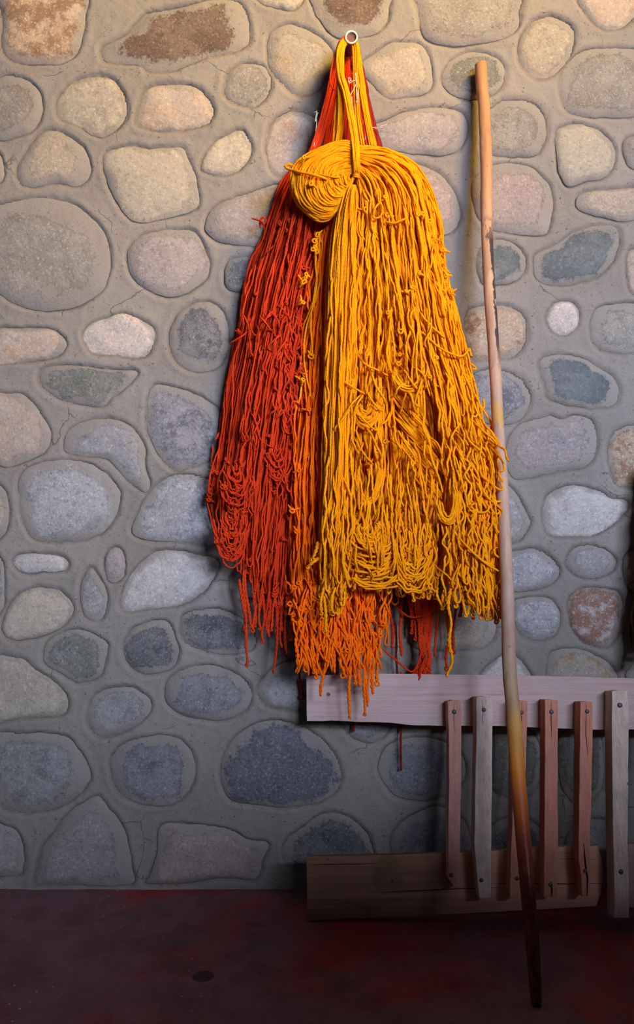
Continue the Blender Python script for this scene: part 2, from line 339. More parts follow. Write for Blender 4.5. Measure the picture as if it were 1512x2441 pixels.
# stones beyond the picture and behind the wool: irregular cobbles laid with the same spacing
rs = random.Random(11)
cent = []
for k, R in outl:
    c = R.mean(0); cent.append((c[0], c[1], np.linalg.norm(R - c, axis=1)))
def clear(cx, cy, r):
    for k, R in outl:
        dd = np.min(np.linalg.norm(R - np.array([cx, cy]), axis=1))
        if dd < r + 16: return False
        c = R.mean(0)
        if np.linalg.norm(c - (cx, cy)) < r * 0.6: return False
        x, y = R[:, 0], R[:, 1]; x2, y2 = np.roll(x, -1), np.roll(y, -1)
        ins = np.sum(((y > cy) != (y2 > cy)) & (cx < (x2 - x) * (cy - y) / (y2 - y + 1e-9) + x)) % 2
        if ins: return False
    return True
zones = [(-620, 1512 + 620, -420, 2090)]
keys = ['tan', 'gtan', 'cream', 'gpink', 'grey', 'mix', 'peach', 'green', 'purple', 'pink']
placed = 0
for r0 in (105, 85, 66, 50):
    for _ in range(1500):
        cx, cy = rs.uniform(-600, 2120), rs.uniform(-400, 2060)
        inside = (-5 < cx < 1517 and cy > -5)
        hid = (680 < cx < 1000 and 560 < cy < 1330) or (860 < cx < 1010 and 440 < cy < 600)
        if inside and not hid: continue
        if not inside and (-5 - r0 < cx < 1517 + r0) and cy > -5 - r0: continue
        r = r0 * rs.uniform(.85, 1.1)
        if cy + r * .8 > 2095: continue
        if not clear(cx, cy, r): continue
        asp = rs.uniform(.72, 1.0); rot = rs.uniform(-.4, .4); sd = rs.uniform(0, 99)
        pts = []
        for j in range(12):
            a = j / 12 * 2 * math.pi
            rr = r * (1 + .13 * mnoise.noise(Vector((math.cos(a) * 1.2, math.sin(a) * 1.2, sd))))
            x, y = rr * math.cos(a), rr * asp * math.sin(a)
            pts.append((cx + x * math.cos(rot) - y * math.sin(rot), cy + x * math.sin(rot) + y * math.cos(rot)))
        outl.append((rs.choice(keys), smooth_poly(pts, 56, 2.5, sd)))
        placed += 1
print('stones', len(outl), 'extra', placed)

def to_wall(P):      # photo px on the wall plane -> wall metres (x, z)
    return np.stack([(P[:, 0] - CX) / 1000.0, H - (P[:, 1] - CY) / 1000.0], 1)
outw = [(k, to_wall(R)) for k, R in outl]

# fractal value noise on a grid of points, numpy
def vnoise(x, z, freq, seed):
    r = np.random.default_rng(seed); G = r.random((256, 256)) * 2 - 1
    u, v = x * freq + 1000.3, z * freq + 1000.7
    iu, iv = np.floor(u).astype(int), np.floor(v).astype(int); fu, fv = u - iu, v - iv
    fu = fu * fu * (3 - 2 * fu); fv = fv * fv * (3 - 2 * fv)
    g = lambda a, b: G[a % 256, b % 256]
    return (g(iu, iv) * (1 - fu) + g(iu + 1, iv) * fu) * (1 - fv) + (g(iu, iv + 1) * (1 - fu) + g(iu + 1, iv + 1) * fu) * fv

# ---- mortar bed as one relief
xs = np.concatenate([np.arange(-1.45, -0.79, 0.012), np.arange(-0.79, 0.79, 0.0040), np.arange(0.79, 1.46, 0.012)])
zs = np.concatenate([np.arange(-0.02, 2.16, 0.0040), np.arange(2.16, 2.60, 0.012)])
X, Z = np.meshgrid(xs, zs); nx, nz = len(xs), len(zs)
SD = np.full(X.shape, 1.0)
for k, P in outw:
    m = 0.045
    x0, x1, z0, z1 = P[:, 0].min() - m, P[:, 0].max() + m, P[:, 1].min() - m, P[:, 1].max() + m
    ix = np.searchsorted(xs, [x0, x1]); iz = np.searchsorted(zs, [z0, z1])
    if ix[0] == ix[1] or iz[0] == iz[1]: continue
    sx = X[iz[0]:iz[1], ix[0]:ix[1]]; sz = Z[iz[0]:iz[1], ix[0]:ix[1]]
    q = np.stack([sx.ravel(), sz.ravel()], 1)
    A = P; B = np.roll(P, -1, 0)
    best = np.full(len(q), 9.0); ins = np.zeros(len(q), bool)
    for a, b in zip(A, B):
        ab = b - a; t = np.clip(((q - a) @ ab) / (ab @ ab + 1e-12), 0, 1)
        dd = np.hypot(q[:, 0] - a[0] - t * ab[0], q[:, 1] - a[1] - t * ab[1])
        best = np.minimum(best, dd)
        c = ((a[1] > q[:, 1]) != (b[1] > q[:, 1])) & (q[:, 0] < (b[0] - a[0]) * (q[:, 1] - a[1]) / (b[1] - a[1] + 1e-12) + a[0])
        ins ^= c
    s = np.where(ins, -best, best).reshape(sx.shape)
    SD[iz[0]:iz[1], ix[0]:ix[1]] = np.minimum(SD[iz[0]:iz[1], ix[0]:ix[1]], s)
def sst(a, b, x):
    t = np.clip((x - a) / (b - a), 0, 1); return t * t * (3 - 2 * t)
wob = vnoise(X, Z, 45, 3) * 0.0016 + vnoise(X, Z, 110, 33) * 0.0014
gw = 0.0075 + 0.0030 * vnoise(X, Z, 14, 5)                      # groove width varies
hgt = 0.0035 * vnoise(X, Z, 5, 1) + 0.0018 * vnoise(X, Z, 17, 2) + 0.0007 * vnoise(X, Z, 70, 4) + 0.0005 * vnoise(X, Z, 150, 8)
gro = 1 - sst(0.0015, 1.0, (SD + wob) / gw)
gdeep = 0.0044 + 0.0026 * vnoise(X, Z, 11, 6)
hgt = hgt - gdeep * np.where(SD > 0, gro, 1.0)
hgt += 0.0012 * np.exp(-((SD - gw * 1.6) / 0.007) ** 2)         # lip thrown up beside the tooled joint
hgt = np.where(SD < -0.004, -0.022, hgt)
V = np.stack([X.ravel(), -hgt.ravel(), Z.ravel()], 1)
ii = np.arange(nx * nz).reshape(nz, nx)
Q = np.stack([ii[:-1, :-1].ravel(), ii[:-1, 1:].ravel(), ii[1:, 1:].ravel(), ii[1:, :-1].ravel()], 1)
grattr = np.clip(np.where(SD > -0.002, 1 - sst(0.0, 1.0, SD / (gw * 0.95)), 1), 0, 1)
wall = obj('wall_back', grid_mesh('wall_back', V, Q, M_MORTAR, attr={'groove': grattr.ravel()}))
wall['kind'] = 'structure'
wall['label'] = 'cobblestone wall set in smooth tan mortar with grooves tooled round every stone'

# ---- every stone its own part of the wall
mats = {}
rs2 = random.Random(5)
NR = 11
for idx, (k, P) in enumerate(outw):
    big = idx < len(ST)
    A, B, PC, pa, cov, sp = PAL[k]
    if big:
        j = lambda c: tuple(min(1, max(0.01, v * f)) for v, f in zip(c, (rs2.uniform(.93, 1.07),) * 3))
        mt = stone_material('cobble_' + k, j(A), j(B), j(PC), min(1, pa * rs2.uniform(.8, 1.2)), cov * rs2.uniform(.8, 1.15), sp, idx + 1)
    else:
        if k not in mats: mats[k] = stone_material('cobble_' + k, A, B, PC, pa, cov, sp, 200 + len(mats))
        mt = mats[k]
    if poly_area(P) < 0: P = P[::-1]
    n = len(P)
    # pole of the outline: the point from which the rings shrink
    c = P.mean(0)
    if idx == 21: c = to_wall(np.array([[290.0, 1060.0]]))[0]
    size = math.sqrt(abs(poly_area(P)))
    rise = min(0.002 + 0.030 * size * rs2.uniform(.6, 1.15), 0.0075)
    tiltx, tiltz = rs2.uniform(-.035, .035), rs2.uniform(-.035, .035)
    vs, rim = [], []
    for r in range(NR + 1):
        if r == 0: s, hh = 1.0, -0.020
        else:
            s = [1.0, .985, .955, .90, .82, .70, .56, .42, .28, .14, 0.0][r - 1]
            hh = -0.0042 + (rise + 0.0042) * (1 - s ** 4.0) ** 0.80
        if s == 0.0:
            pts = [c]
        else: pts = [c + (p - c) * s for p in P]
        for p in pts:
            h2 = hh
            if r > 0:
                w = min(1, (1 - s) * 6)
                q = Vector((p[0] * 16, p[1] * 16, idx * 3.1))
                h2 += w * (0.0030 * mnoise.noise(q) + 0.0014 * mnoise.noise(q * 3.1) + 0.0006 * mnoise.noise(q * 9))
                h2 += (p[0] - c[0]) * tiltx * w + (p[1] - c[1]) * tiltz * w
            vs.append((p[0] - c[0], -h2, p[1] - c[1])); rim.append(s)
    fs = []
    for r in range(NR - 1):
        for i in range(n):
            a, b = r * n + i, r * n + (i + 1) % n
            fs.append((a, b, b + n, a + n))
    ctr = NR * n
    for i in range(n): fs.append(((NR - 1) * n + i, (NR - 1) * n + (i + 1) % n, ctr))
    me = mesh_from('stone', vs, fs, mt)
    at = me.attributes.new('rim', 'FLOAT', 'POINT'); at.data.foreach_set('value', np.array(rim, dtype=np.float32))
    obj('stone', me, wall, (c[0], 0, c[1]))

# ------------------------------------------------------------------ floor
def make_floor_mat():
    t = Tree('worn_red_floor'); p = t.coord('Object')
    n1 = t.noise(p, 2.6, 6, 0.6, 0.5); n2 = t.noise(p, 9.0, 6, 0.65); n3 = t.noise(p, 140.0, 3, 0.7)
    c = t.mix(t.step(n1, 0.43, 0.63), (0.200, 0.100, 0.108), (0.360, 0.034, 0.024))
    c = t.mix(t.step(n2, 0.40, 0.66, 0, 0.55), c, (0.100, 0.045, 0.045))
    c = t.mix(t.step(n3, 0.62, 0.74, 0, 0.3), c, (0.16, 0.12, 0.12))
    # spilled flecks of lint, denser to the left
    v = t.n('ShaderNodeTexVoronoi', None, Vector=p, Scale=80.0)
    keep = t.step(t.n('ShaderNodeSeparateColor', None, Color=v.outputs['Color']).outputs[0], 0.80, 0.82)
    sx = t.n('ShaderNodeSeparateXYZ', None, Vector=p)
    dens = t.math('MULTIPLY', t.step(t.noise(p, 5.0, 3), 0.42, 0.60), t.lin(sx.outputs[0], -0.7, 0.1, 1.0, 0.15))
    fl = t.math('MULTIPLY', t.math('MULTIPLY', t.step(v.outputs['Distance'], 0.20, 0.12), keep), dens)
    c = t.mix(fl, c, (0.55, 0.53, 0.52))
    # round dark drip stain
    sp = W(485, 2325, D - H * F / (2325 - CY))
    dx = t.math('SUBTRACT', sx.outputs[0], sp[0]); dy = t.math('SUBTRACT', sx.outputs[1], sp[1])
    r = t.math('SQRT', t.math('ADD', t.math('MULTIPLY', dx, dx), t.math('MULTIPLY', dy, dy)))
    r = t.math('ADD', r, t.math('MULTIPLY', t.noise(p, 60.0, 3), 0.008))
    c = t.mix(t.step(r, 0.027, 0.023, 0, 0.8), c, (0.018, 0.006, 0.006))
    b = t.bump(n2, 0.3, 0.004); b = t.bump(n3, 0.25, 0.001, b)
    return t.out(c, t.lin(n2, 0.3, 0.7, 0.55, 0.80), b, 0.35)
M_FLOOR = make_floor_mat()
fx = np.linspace(-2.6, 2.6, 60); fy = np.linspace(-3.6, 0.02, 60)
FX, FY = np.meshgrid(fx, fy)
FV = np.stack([FX.ravel(), FY.ravel(), (0.0012 * vnoise(FX, FY, 3, 12) - 0.0012).ravel()], 1)
ii = np.arange(3600).reshape(60, 60)
FQ = np.stack([ii[:-1, :-1].ravel(), ii[:-1, 1:].ravel(), ii[1:, 1:].ravel(), ii[1:, :-1].ravel()], 1)
fl = obj('floor', grid_mesh('floor', FV, FQ, M_FLOOR)); fl['kind'] = 'structure'
fl['label'] = 'worn dark red painted floor with pale flecks and a dark drip stain'

def box_mesh(name, x0, x1, y0, y1, z0, z1, mat):
    v = [(x, y, z) for x in (x0, x1) for y in (y0, y1) for z in (z0, z1)]
    f = [(0, 1, 3, 2), (4, 6, 7, 5), (0, 4, 5, 1), (2, 3, 7, 6), (0, 2, 6, 4), (1, 5, 7, 3)]
    return mesh_from(name, v, f, mat, False)
# unseen blocks added around the camera to shade the floor and wall foot
V_ = [(-2.6, 1.20), (0.85, 1.20), (1.05, 1.47), (2.6, 1.47)]
pv = [(x, y, z) for x, zt_ in V_ for y in (-2.85, -2.6) for z in (0.0, zt_)]; pf = []
for i in range(3):
    a, b = i * 4, i * 4 + 4
    pf += [(a, b, b + 1, a + 1), (a + 2, a + 3, b + 3, b + 2), (a + 1, b + 1, b + 3, a + 3), (a, a + 2, b + 2, b)]
pf += [(0, 1, 3, 2), (12, 14, 15, 13)]
par = obj('light_blocker_front', mesh_from('light_blocker_front', pv, pf, M_MORTAR, False)); par['kind'] = 'structure'  # added light blocker behind the camera, its stepped top shapes the shade
pv = [(x, y, z) for x, zt_ in ((-0.10, .41), (0.31, .42), (0.315, .76), (1.9, .76)) for y in (-1.75, -1.37) for z in (0.0, zt_)]
par = obj('light_blocker_right', mesh_from('light_blocker_right', pv, pf, M_MORTAR, False)); par['kind'] = 'structure'  # added out of view to shade the right floor and lower rack
cl = obj('sky_blocker', box_mesh('sky_blocker', -3.2, 3.2, -3.4, 0.1, 4.05, 4.15, M_MORTAR)); cl['kind'] = 'structure'  # added overhead slab that keeps sky light off the floor
# ------------------------------------------------------------------ wool: twisted strands as real tubes
def wool_material(name, c1, c2, deep):
    t = Tree(name)
    uv = t.n('ShaderNodeUVMap', {'uv_map': 'UVMap'}).outputs[0]
    sp = t.n('ShaderNodeSeparateXYZ', None, Vector=uv)
    p = t.coord('Object')
    tone = t.attr('tone')
    c = t.mix(tone, c1, c2)
    c = t.mix(t.step(t.noise(p, 30.0, 4, 0.6), 0.40, 0.75, 0, 0.30), c, deep)
    # ply twist: diagonal ridges round the strand
    ph = t.math('ADD', t.math('MULTIPLY', sp.outputs[1], 115.0), t.math('MULTIPLY', sp.outputs[0], 2.0))
    tw = t.math('ABSOLUTE', t.math('SINE', t.math('MULTIPLY', ph, math.pi)))
    fz = t.noise(p, 900.0, 3, 0.8)
    c = t.mix(t.step(tw, 0.30, 0.0, 0, 0.18), c, deep)  # crease shade between the plies put into the colour
    c = t.mix(t.step(fz, 0.55, 0.75, 0, 0.22), c, tuple(min(1, v * 1.25 + .02) for v in c1))
    b = t.bump(t.math('POWER', tw, 0.7), 0.55, 0.0008)
    b = t.bump(fz, 0.7, 0.0006, b)
    m = t.out(c, 0.92, b, 0.12)
    t.bsdf.inputs['Sheen Weight'].default_value = 0.12
    t.bsdf.inputs['Sheen Roughness'].default_value = 0.5
    t.bsdf.inputs['Sheen Tint'].default_value = (*c1, 1)
    return m
M_AMBER  = wool_material('amber_wool', (0.95, 0.385, 0.003), (0.90, 0.300, 0.002), (0.70, 0.125, 0.001))
M_ORANGE = wool_material('orange_wool', (1.0, 0.200, 0.003), (0.97, 0.145, 0.002), (0.70, 0.060, 0.002))
M_RED    = wool_material('rust_red_wool', (0.66, 0.052, 0.009), (0.56, 0.034, 0.006), (0.30, 0.014, 0.004))
M_MAROON = wool_material('maroon_wool', (0.26, 0.022, 0.014), (0.19, 0.014, 0.012), (0.09, 0.006, 0.006))
M_STRING = wool_material('white_string', (0.62, 0.55, 0.44), (0.52, 0.46, 0.37), (0.34, 0.29, 0.22))

def catmull(P, per=8):
    P = np.asarray(P, float)
    if len(P) < 3: return P
    E = np.vstack([2 * P[0] - P[1], P, 2 * P[-1] - P[-2]])
    t = (np.arange(per) / per)[:, None]
    out = []
    for i in range(len(P) - 1):
        p0, p1, p2, p3 = E[i], E[i + 1], E[i + 2], E[i + 3]
        out.append(0.5 * ((2 * p1) + (-p0 + p2) * t + (2 * p0 - 5 * p1 + 4 * p2 - p3) * t ** 2 + (-p0 + 3 * p1 - 3 * p2 + p3) * t ** 3))
    out.append(P[-1:])
    return np.vstack(out)

def resample(P, step=None, n=None):
    q = P.copy(); q[:, 2] *= 1000
    s = np.concatenate([[0], np.cumsum(np.linalg.norm(np.diff(q, axis=0), axis=1))])
    if n is None: n = max(4, int(s[-1] / step) + 1)
    u = np.linspace(0, s[-1], n)
    return np.stack([np.interp(u, s, P[:, k]) for k in range(3)], 1), u

R = np.random.default_rng(21)
class Wool:
    """collects strands given as photo px + distance from the wall, turns them into one mesh of tubes"""
    def __init__(s, mat, r=0.0029, step=8.0): s.S = []; s.mat = mat; s.r = r; s.step = step
    def strand(s, P, wave=1.0, r=None, smooth=True, tone=None, step=None):
        P = np.asarray(P, float)
        if smooth: P = catmull(P)
        P, u = resample(P, step or s.step)
        T = np.gradient(P[:, :2], axis=0); T /= np.linalg.norm(T, axis=1)[:, None] + 1e-9
        nrm = np.stack([-T[:, 1], T[:, 0]], 1)
        a = np.zeros(len(P)); b = np.zeros(len(P))
        for lam, am in ((13, .16), (24, .24), (45, .42), (95, .85), (210, 1.6)):
            a += am * np.sin(2 * np.pi * u / (lam * R.uniform(.7, 1.4)) + R.uniform(0, 6.3))
            b += am * np.sin(2 * np.pi * u / (lam * R.uniform(.7, 1.4)) + R.uniform(0, 6.3))
        P[:, :2] += nrm * (a * wave)[:, None]; P[:, 2] += b * wave * 0.0008
        P[:, 2] = np.maximum(P[:, 2], 0.021)
        s.S.append((P, r or s.r * R.uniform(.86, 1.14), R.random() if tone is None else tone))
    def build(s, name, parent, stuff=True, sides=6):
        Vs, Qs, UVs, TN = [], [], [], []; off = 0
        ang = np.arange(sides) / sides * 2 * np.pi
        for P, r, tone in s.S:
            k = (D - P[:, 2]) / F
            w = np.stack([(P[:, 0] - CX) * k, -P[:, 2], H - (P[:, 1] - CY) * k], 1)
            n = len(w)
            T = np.gradient(w, axis=0); T /= np.linalg.norm(T, axis=1)[:, None] + 1e-12
            ref = np.array([0.05, 1.0, 0.03]); n1 = np.cross(T, ref); n1 /= np.linalg.norm(n1, axis=1)[:, None] + 1e-9
            n2 = np.cross(T, n1)
            rr = r * (1 + 0.10 * np.sin(np.arange(n) * R.uniform(.5, 1.3) + R.uniform(0, 6))); rr[0] *= .35; rr[-1] *= .35
            ring = w[:, None, :] + rr[:, None, None] * (np.cos(ang)[None, :, None] * n1[:, None, :] + np.sin(ang)[None, :, None] * n2[:, None, :])
            Vs.append(ring.reshape(-1, 3)); TN.append(np.full(n * sides, tone))
            L = np.concatenate([[0], np.cumsum(np.linalg.norm(np.diff(w, axis=0), axis=1))])
            i = np.arange(n - 1)[:, None]; j = np.arange(sides)[None, :]; j2 = (j + 1) % sides
            q = np.stack([i * sides + j, i * sides + j2, (i + 1) * sides + j2, (i + 1) * sides + j], -1).reshape(-1, 4) + off
            Qs.append(q)
            u0 = np.broadcast_to(j / sides, (n - 1, sides)); u1 = np.broadcast_to((j + 1) / sides, (n - 1, sides))
            v0 = np.broadcast_to(L[:-1, None], (n - 1, sides)); v1 = np.broadcast_to(L[1:, None], (n - 1, sides))
            UVs.append(np.stack([u0, v0, u1, v0, u1, v1, u0, v1], -1).reshape(-1, 2))
            off += n * sides
        me = grid_mesh(name, np.vstack(Vs), np.vstack(Qs), s.mat, True, np.vstack(UVs), {'tone': np.concatenate(TN)})
        o = obj(name, me, parent)
        if stuff: o['kind'] = 'stuff'
        Wool.tris = getattr(Wool, 'tris', 0) + 2 * len(me.polygons)
        return o

def guides_grid(G, K=80):
    return np.stack([resample(catmull(g), n=K)[0] for g in G], 0)      # (guides, K, 3)

def sheet(w, G, pitch=5.8, layers=((0, 1.0), (-.008, 1.0), (-.017, .8)), t0=(0, .03), t1=(.94, 1.0), wave=1.0,
          locks=0, lump=0.006, clump=0.5, hook=0.5, drift=1.4, edge=0.02, r=None, tf=None):
    GG = guides_grid(G); ng, K, _ = GG.shape
    width = np.mean([np.linalg.norm(np.diff(GG[:, k, :2], axis=0), axis=1).sum() for k in (K // 4, K // 2, 3 * K // 4)])
    if not locks: locks = max(2, int(width / 45))
    ph = R.uniform(0, 6.3); ts = np.linspace(0, 1, K)
    def at(sv, dz):
        sv = np.clip(sv, 0, 1) * (ng - 1)
        i = np.clip(np.floor(sv).astype(int), 0, ng - 2); f = sv - i
        P = GG[i, np.arange(K)] * (1 - f)[:, None] + GG[i + 1, np.arange(K)] * f[:, None]
        s01 = sv / (ng - 1)
        lm = lump * np.sin(2 * np.pi * locks * s01 + ph + 1.3 * np.sin(ts * 4 + ph))
        P[:, 2] += lm + dz - edge * (np.abs(2 * s01 - 1) ** 4)
        return P
    for dz, dens in layers:
        n = max(2, int(width / pitch * dens))
        for i in range(n):
            s = (i + R.uniform(.1, .9)) / n
            s += clump / (2 * np.pi * locks) * math.sin(2 * math.pi * locks * s + ph - 1.57)
            dr = drift / n * np.sin(ts * R.uniform(2, 6) + R.uniform(0, 6.3)) + 0.6 * drift / n * np.sin(ts * R.uniform(8, 16) + R.uniform(0, 6.3))
            P = at(s + dr, dz + R.uniform(-.0025, .0025))
            a, b = R.uniform(*t0), R.uniform(*(tf(s) if tf else t1))
            m = (ts >= a - 1e-6) & (ts <= b + 1e-6)
            P = P[m]
            if len(P) < 3: continue
            if R.random() < hook:
                e = P[-1]; k = R.choice([-1, 1]) * R.uniform(5, 11); up = R.uniform(14, 46)
                P = np.vstack([P, [[e[0] + k * .35, e[1] + 8, e[2] + .002], [e[0] + k * .9, e[1] + 9, e[2]], [e[0] + k * 1.25, e[1] + 1, e[2] - .003], [e[0] + k * 1.2, e[1] - up, e[2] - .007]]])
            w.strand(P, wave, r, smooth=True)

def backing(G, mat, parent, dz=-0.022, s0=.05, s1=.95, tt=.93, thick=.02, ta=0.0):
    """felted inner wool under the strands: a closed body following the same guides"""
    GG = guides_grid(G); ng, K, _ = GG.shape; M = 4 * (ng - 1) + 1
    ka = int(K * ta); kk = int(K * tt) - ka; V = []
    sv = np.linspace(s0, s1, M) * (ng - 1)
    for side in (0, 1):
        for s in sv:
            i = min(int(s), ng - 2); f = s - i
            P = GG[i] * (1 - f) + GG[i + 1] * f; P = P[ka:ka + kk].copy()
            P[:, 2] = np.maximum(P[:, 2] + dz - side * thick, 0.017 + 0.004 * (1 - side))
            k = (D - P[:, 2]) / F
            V.append(np.stack([(P[:, 0] - CX) * k, -P[:, 2], H - (P[:, 1] - CY) * k], 1))
    V = np.vstack(V); Q = []
    idx = np.arange(2 * M * kk).reshape(2, M, kk)
    for sd in (0, 1):
        A = idx[sd]; q = np.stack([A[:-1, :-1], A[1:, :-1], A[1:, 1:], A[:-1, 1:]], -1).reshape(-1, 4)
        Q.append(q if sd == 0 else q[:, ::-1])
    for a in (idx[:, 0, :], idx[:, -1, :], idx[:, :, 0], idx[:, :, -1]):
        Q.append(np.stack([a[0, :-1], a[0, 1:], a[1, 1:], a[1, :-1]], -1))
    Q = np.vstack(Q)
    me = grid_mesh('inner_wool', V, Q, mat, True, np.zeros((len(Q) * 4, 2)), {'tone': np.full(len(V), .8)})
    o = obj('inner_wool', me, parent); return o

def band(w, P, width, n=None, wave=.35, r=None, d_amp=.003):
    P = catmull(np.asarray(P, float)); P, u = resample(P, 10)
    T = np.gradient(P[:, :2], axis=0); T /= np.linalg.norm(T, axis=1)[:, None]
    nr = np.stack([-T[:, 1], T[:, 0]], 1); n = n or max(2, int(width / 3.3))
    for layer in (0, 1):
        for i in range(n):
            o = ((i + .5 + R.uniform(-.3, .3)) / n * 2 - 1) * width / 2
            q = P.copy(); q[:, :2] += nr * o; q[:, 2] += d_amp * math.sqrt(max(0, 1 - (2 * o / width) ** 2)) - .005 * layer
            w.strand(q, wave, r, smooth=False)

def curl(w, x, y, d, s=7, a=None, turns=1.3, r=None):
    a = R.uniform(0, 6.3) if a is None else a; c, sn = math.cos(a), math.sin(a)
    sq = R.uniform(.6, 1.25, 4)
    pts = [(-2.6 * s, 1.6 * s, -.006), (-1.5 * s, 1.1 * s, -.001)]
    for k in range(int(turns * 8) + 1):
        th = math.pi * .75 - k * math.pi / 4; rr = s * (1 - .45 * k / (turns * 8)) * sq[k % 4]
        pts.append((rr * math.cos(th), rr * math.sin(th), .001 + .0012 * k / 3))
    pts.append((pts[-1][0] + 1.4 * s, pts[-1][1] + 1.2 * s, -.005))
    w.strand([(x + px * c - py * sn, y + px * sn + py * c, d + pd) for px, py, pd in pts], .15, r, step=3.5)

def dangle(w, P, amp=3.4, pitch=23, ring=6, r=None, tips=True):
    """two plies of one strand twisted round each other, closing in a small loop at the bottom"""
    ring = R.choice([1.6, 2.2, 3.0, ring * .62, ring * .85], p=[.22, .22, .2, .2, .16]); amp = amp * R.uniform(.55, .95)
    P = catmull(np.asarray(P, float)); P, u = resample(P, 3.5)
    P[:, 0] += R.uniform(1, 3.5) * np.sin(u / R.uniform(14, 30) + R.uniform(0, 6))
    ph = R.uniform(0, 6.3); th = 2 * np.pi * u / (pitch * R.uniform(.85, 1.2)) + ph
    env = np.minimum(1, (u[-1] - u + 4) / 10) * (.65 + .35 * np.sin(u / 17 + ph))
    A = P.copy(); A[:, 0] += amp * np.cos(th) * env; A[:, 2] += amp * .001 * np.sin(th) * env
    B = P.copy(); B[:, 0] -= amp * np.cos(th) * env; B[:, 2] -= amp * .001 * np.sin(th) * env
    e = P[-1]; rg = [(e[0] + ring * math.sin(q), e[1] + ring * (1 - math.cos(q)), e[2] + .002 * math.cos(q / 2)) for q in np.linspace(0.2, 2 * math.pi - .2, 11)]
    w.strand(np.vstack([A, rg, B[::-1]]), .12, r, smooth=False, step=3.2)

def arcs(w, cx, cy, rx, ry, a0, a1, n, d, dd=.01, wave=.8, tilt=0, jit=5, pw=1.0):
    for i in range(n):
        f = ((i + R.uniform(0, 1)) / n) ** pw; kx = rx[0] + (rx[1] - rx[0]) * f; ky = ry[0] + (ry[1] - ry[0]) * f
        s0, s1 = math.radians(a0 + R.uniform(-14, 14)), math.radians(a1 + R.uniform(-14, 14))
        P = []
        for th in np.linspace(s0, s1, 12):
            x, y = kx * math.cos(th), ky * math.sin(th)
            P.append((cx + x * math.cos(tilt) - y * math.sin(tilt) + R.uniform(-1, 1) * jit * .3, cy + x * math.sin(tilt) + y * math.cos(tilt) + R.uniform(-1, 1) * jit * .3, d + dd * (1 - f * f) + R.uniform(-.003, .003)))
        w.strand(P, wave)

def sprinkle_curls(w, G, n, dz=.004, s=(4, 8), srange=(0, 1), trange=(.1, .95)):
    GG = guides_grid(G); ng, K, _ = GG.shape
    for _ in range(n):
        a = R.uniform(*srange) * (ng - 1); i = min(int(a), ng - 2); f = a - i; k = int(R.uniform(*trange) * (K - 1))
        p = GG[i, k] * (1 - f) + GG[i + 1, k] * f
        curl(w, p[0], p[1], p[2] + dz, R.uniform(*s), turns=R.uniform(.9, 1.5))

def stray(w, G, n, dz=.006, span=(.08, .3), srange=(0, 1), side=22, wave=1.6):
    """single strands lying loose across the others"""
    GG = guides_grid(G); ng, K, _ = GG.shape
    for _ in range(n):
        t0 = R.uniform(.02, .85); t1 = min(1, t0 + R.uniform(*span)); a = R.uniform(*srange); b = a + R.uniform(-.13, .13)
        P = []
        for t in np.linspace(t0, t1, 6):
            v = np.clip(a + (b - a) * (t - t0) / (t1 - t0 + 1e-6), 0, 1) * (ng - 1); i = min(int(v), ng - 2); f = v - i; k = int(t * (K - 1))
            p = GG[i, k] * (1 - f) + GG[i + 1, k] * f
            P.append((p[0] + R.uniform(-1, 1) * side * .25, p[1], p[2] + dz + R.uniform(0, .006)))
        P[0] = (*P[0][:2], P[0][2] - .012); P[-1] = (*P[-1][:2], P[-1][2] - .012)
        w.strand(P, wave)

# ---------------- iron pipe the skeins hang from
def tube(path, radii, mat, name, parent=None, sides=24, cap=True):
    P = [Vector(p) for p in path]; V, Fc = [], []
    for i, p in enumerate(P):
        t = (P[min(i + 1, len(P) - 1)] - P[max(i - 1, 0)]).normalized()
        a = t.cross(Vector((0.01, 0.02, 1)) if abs(t.z) < .9 else Vector((0, 1, 0))).normalized(); b = t.cross(a)
        for j in range(sides):
            th = j / sides * 2 * math.pi; V.append(p + (a * math.cos(th) + b * math.sin(th)) * radii[i])
    for i in range(len(P) - 1):
        for j in range(sides):
            Fc.append((i * sides + j, i * sides + (j + 1) % sides, (i + 1) * sides + (j + 1) % sides, (i + 1) * sides + j))
    me = mesh_from(name, V, Fc, mat)
    if cap:
        import bmesh
        bm = bmesh.new(); bm.from_mesh(me); bmesh.ops.holes_fill(bm, edges=bm.edges, sides=0); bmesh.ops.recalc_face_normals(bm, faces=bm.faces); bm.to_mesh(me); bm.free()
        me.polygons.foreach_set('use_smooth', [len(f.vertices) == 4 for f in me.polygons])
    return obj(name, me, parent)

def pipe_mats():
    t = Tree('weathered_pipe'); p = t.coord('Object')
    n = t.noise(p, 45.0, 5, 0.65)
    c = t.mix(t.step(n, 0.4, 0.6), (0.075, 0.085, 0.080), (0.16, 0.15, 0.12))
    c = t.mix(t.step(t.noise(p, 90.0, 4), 0.56, 0.66, 0, .8), c, (0.17, 0.055, 0.02))
    m1 = t.out(c, 0.55, t.bump(n, .3, .001), .5); t.bsdf.inputs['Metallic'].default_value = 0.35
    t = Tree('pale_cut_rim'); p = t.coord('Object')
    c = t.mix(t.step(t.noise(p, 120.0, 4), 0.4, 0.6), (0.62, 0.62, 0.52), (0.40, 0.44, 0.36))
    m2 = t.out(c, 0.6)
    t = Tree('crumbly_filling'); p = t.coord('Object')
    n = t.noise(p, 260.0, 4, .7)
    m3 = t.out(t.mix(n, (0.10, 0.035, 0.022), (0.30, 0.15, 0.11)), 0.95, t.bump(n, .8, .002))
    return m1, m2, m3
M_PIPE, M_RIM, M_FILL = pipe_mats()
pipe = thing('metal_pipe', 'short weathered metal pipe sticking out of the cobble wall with skeins hung on it', 'pipe', W(828, 155, 0.0))
DP = 0.128
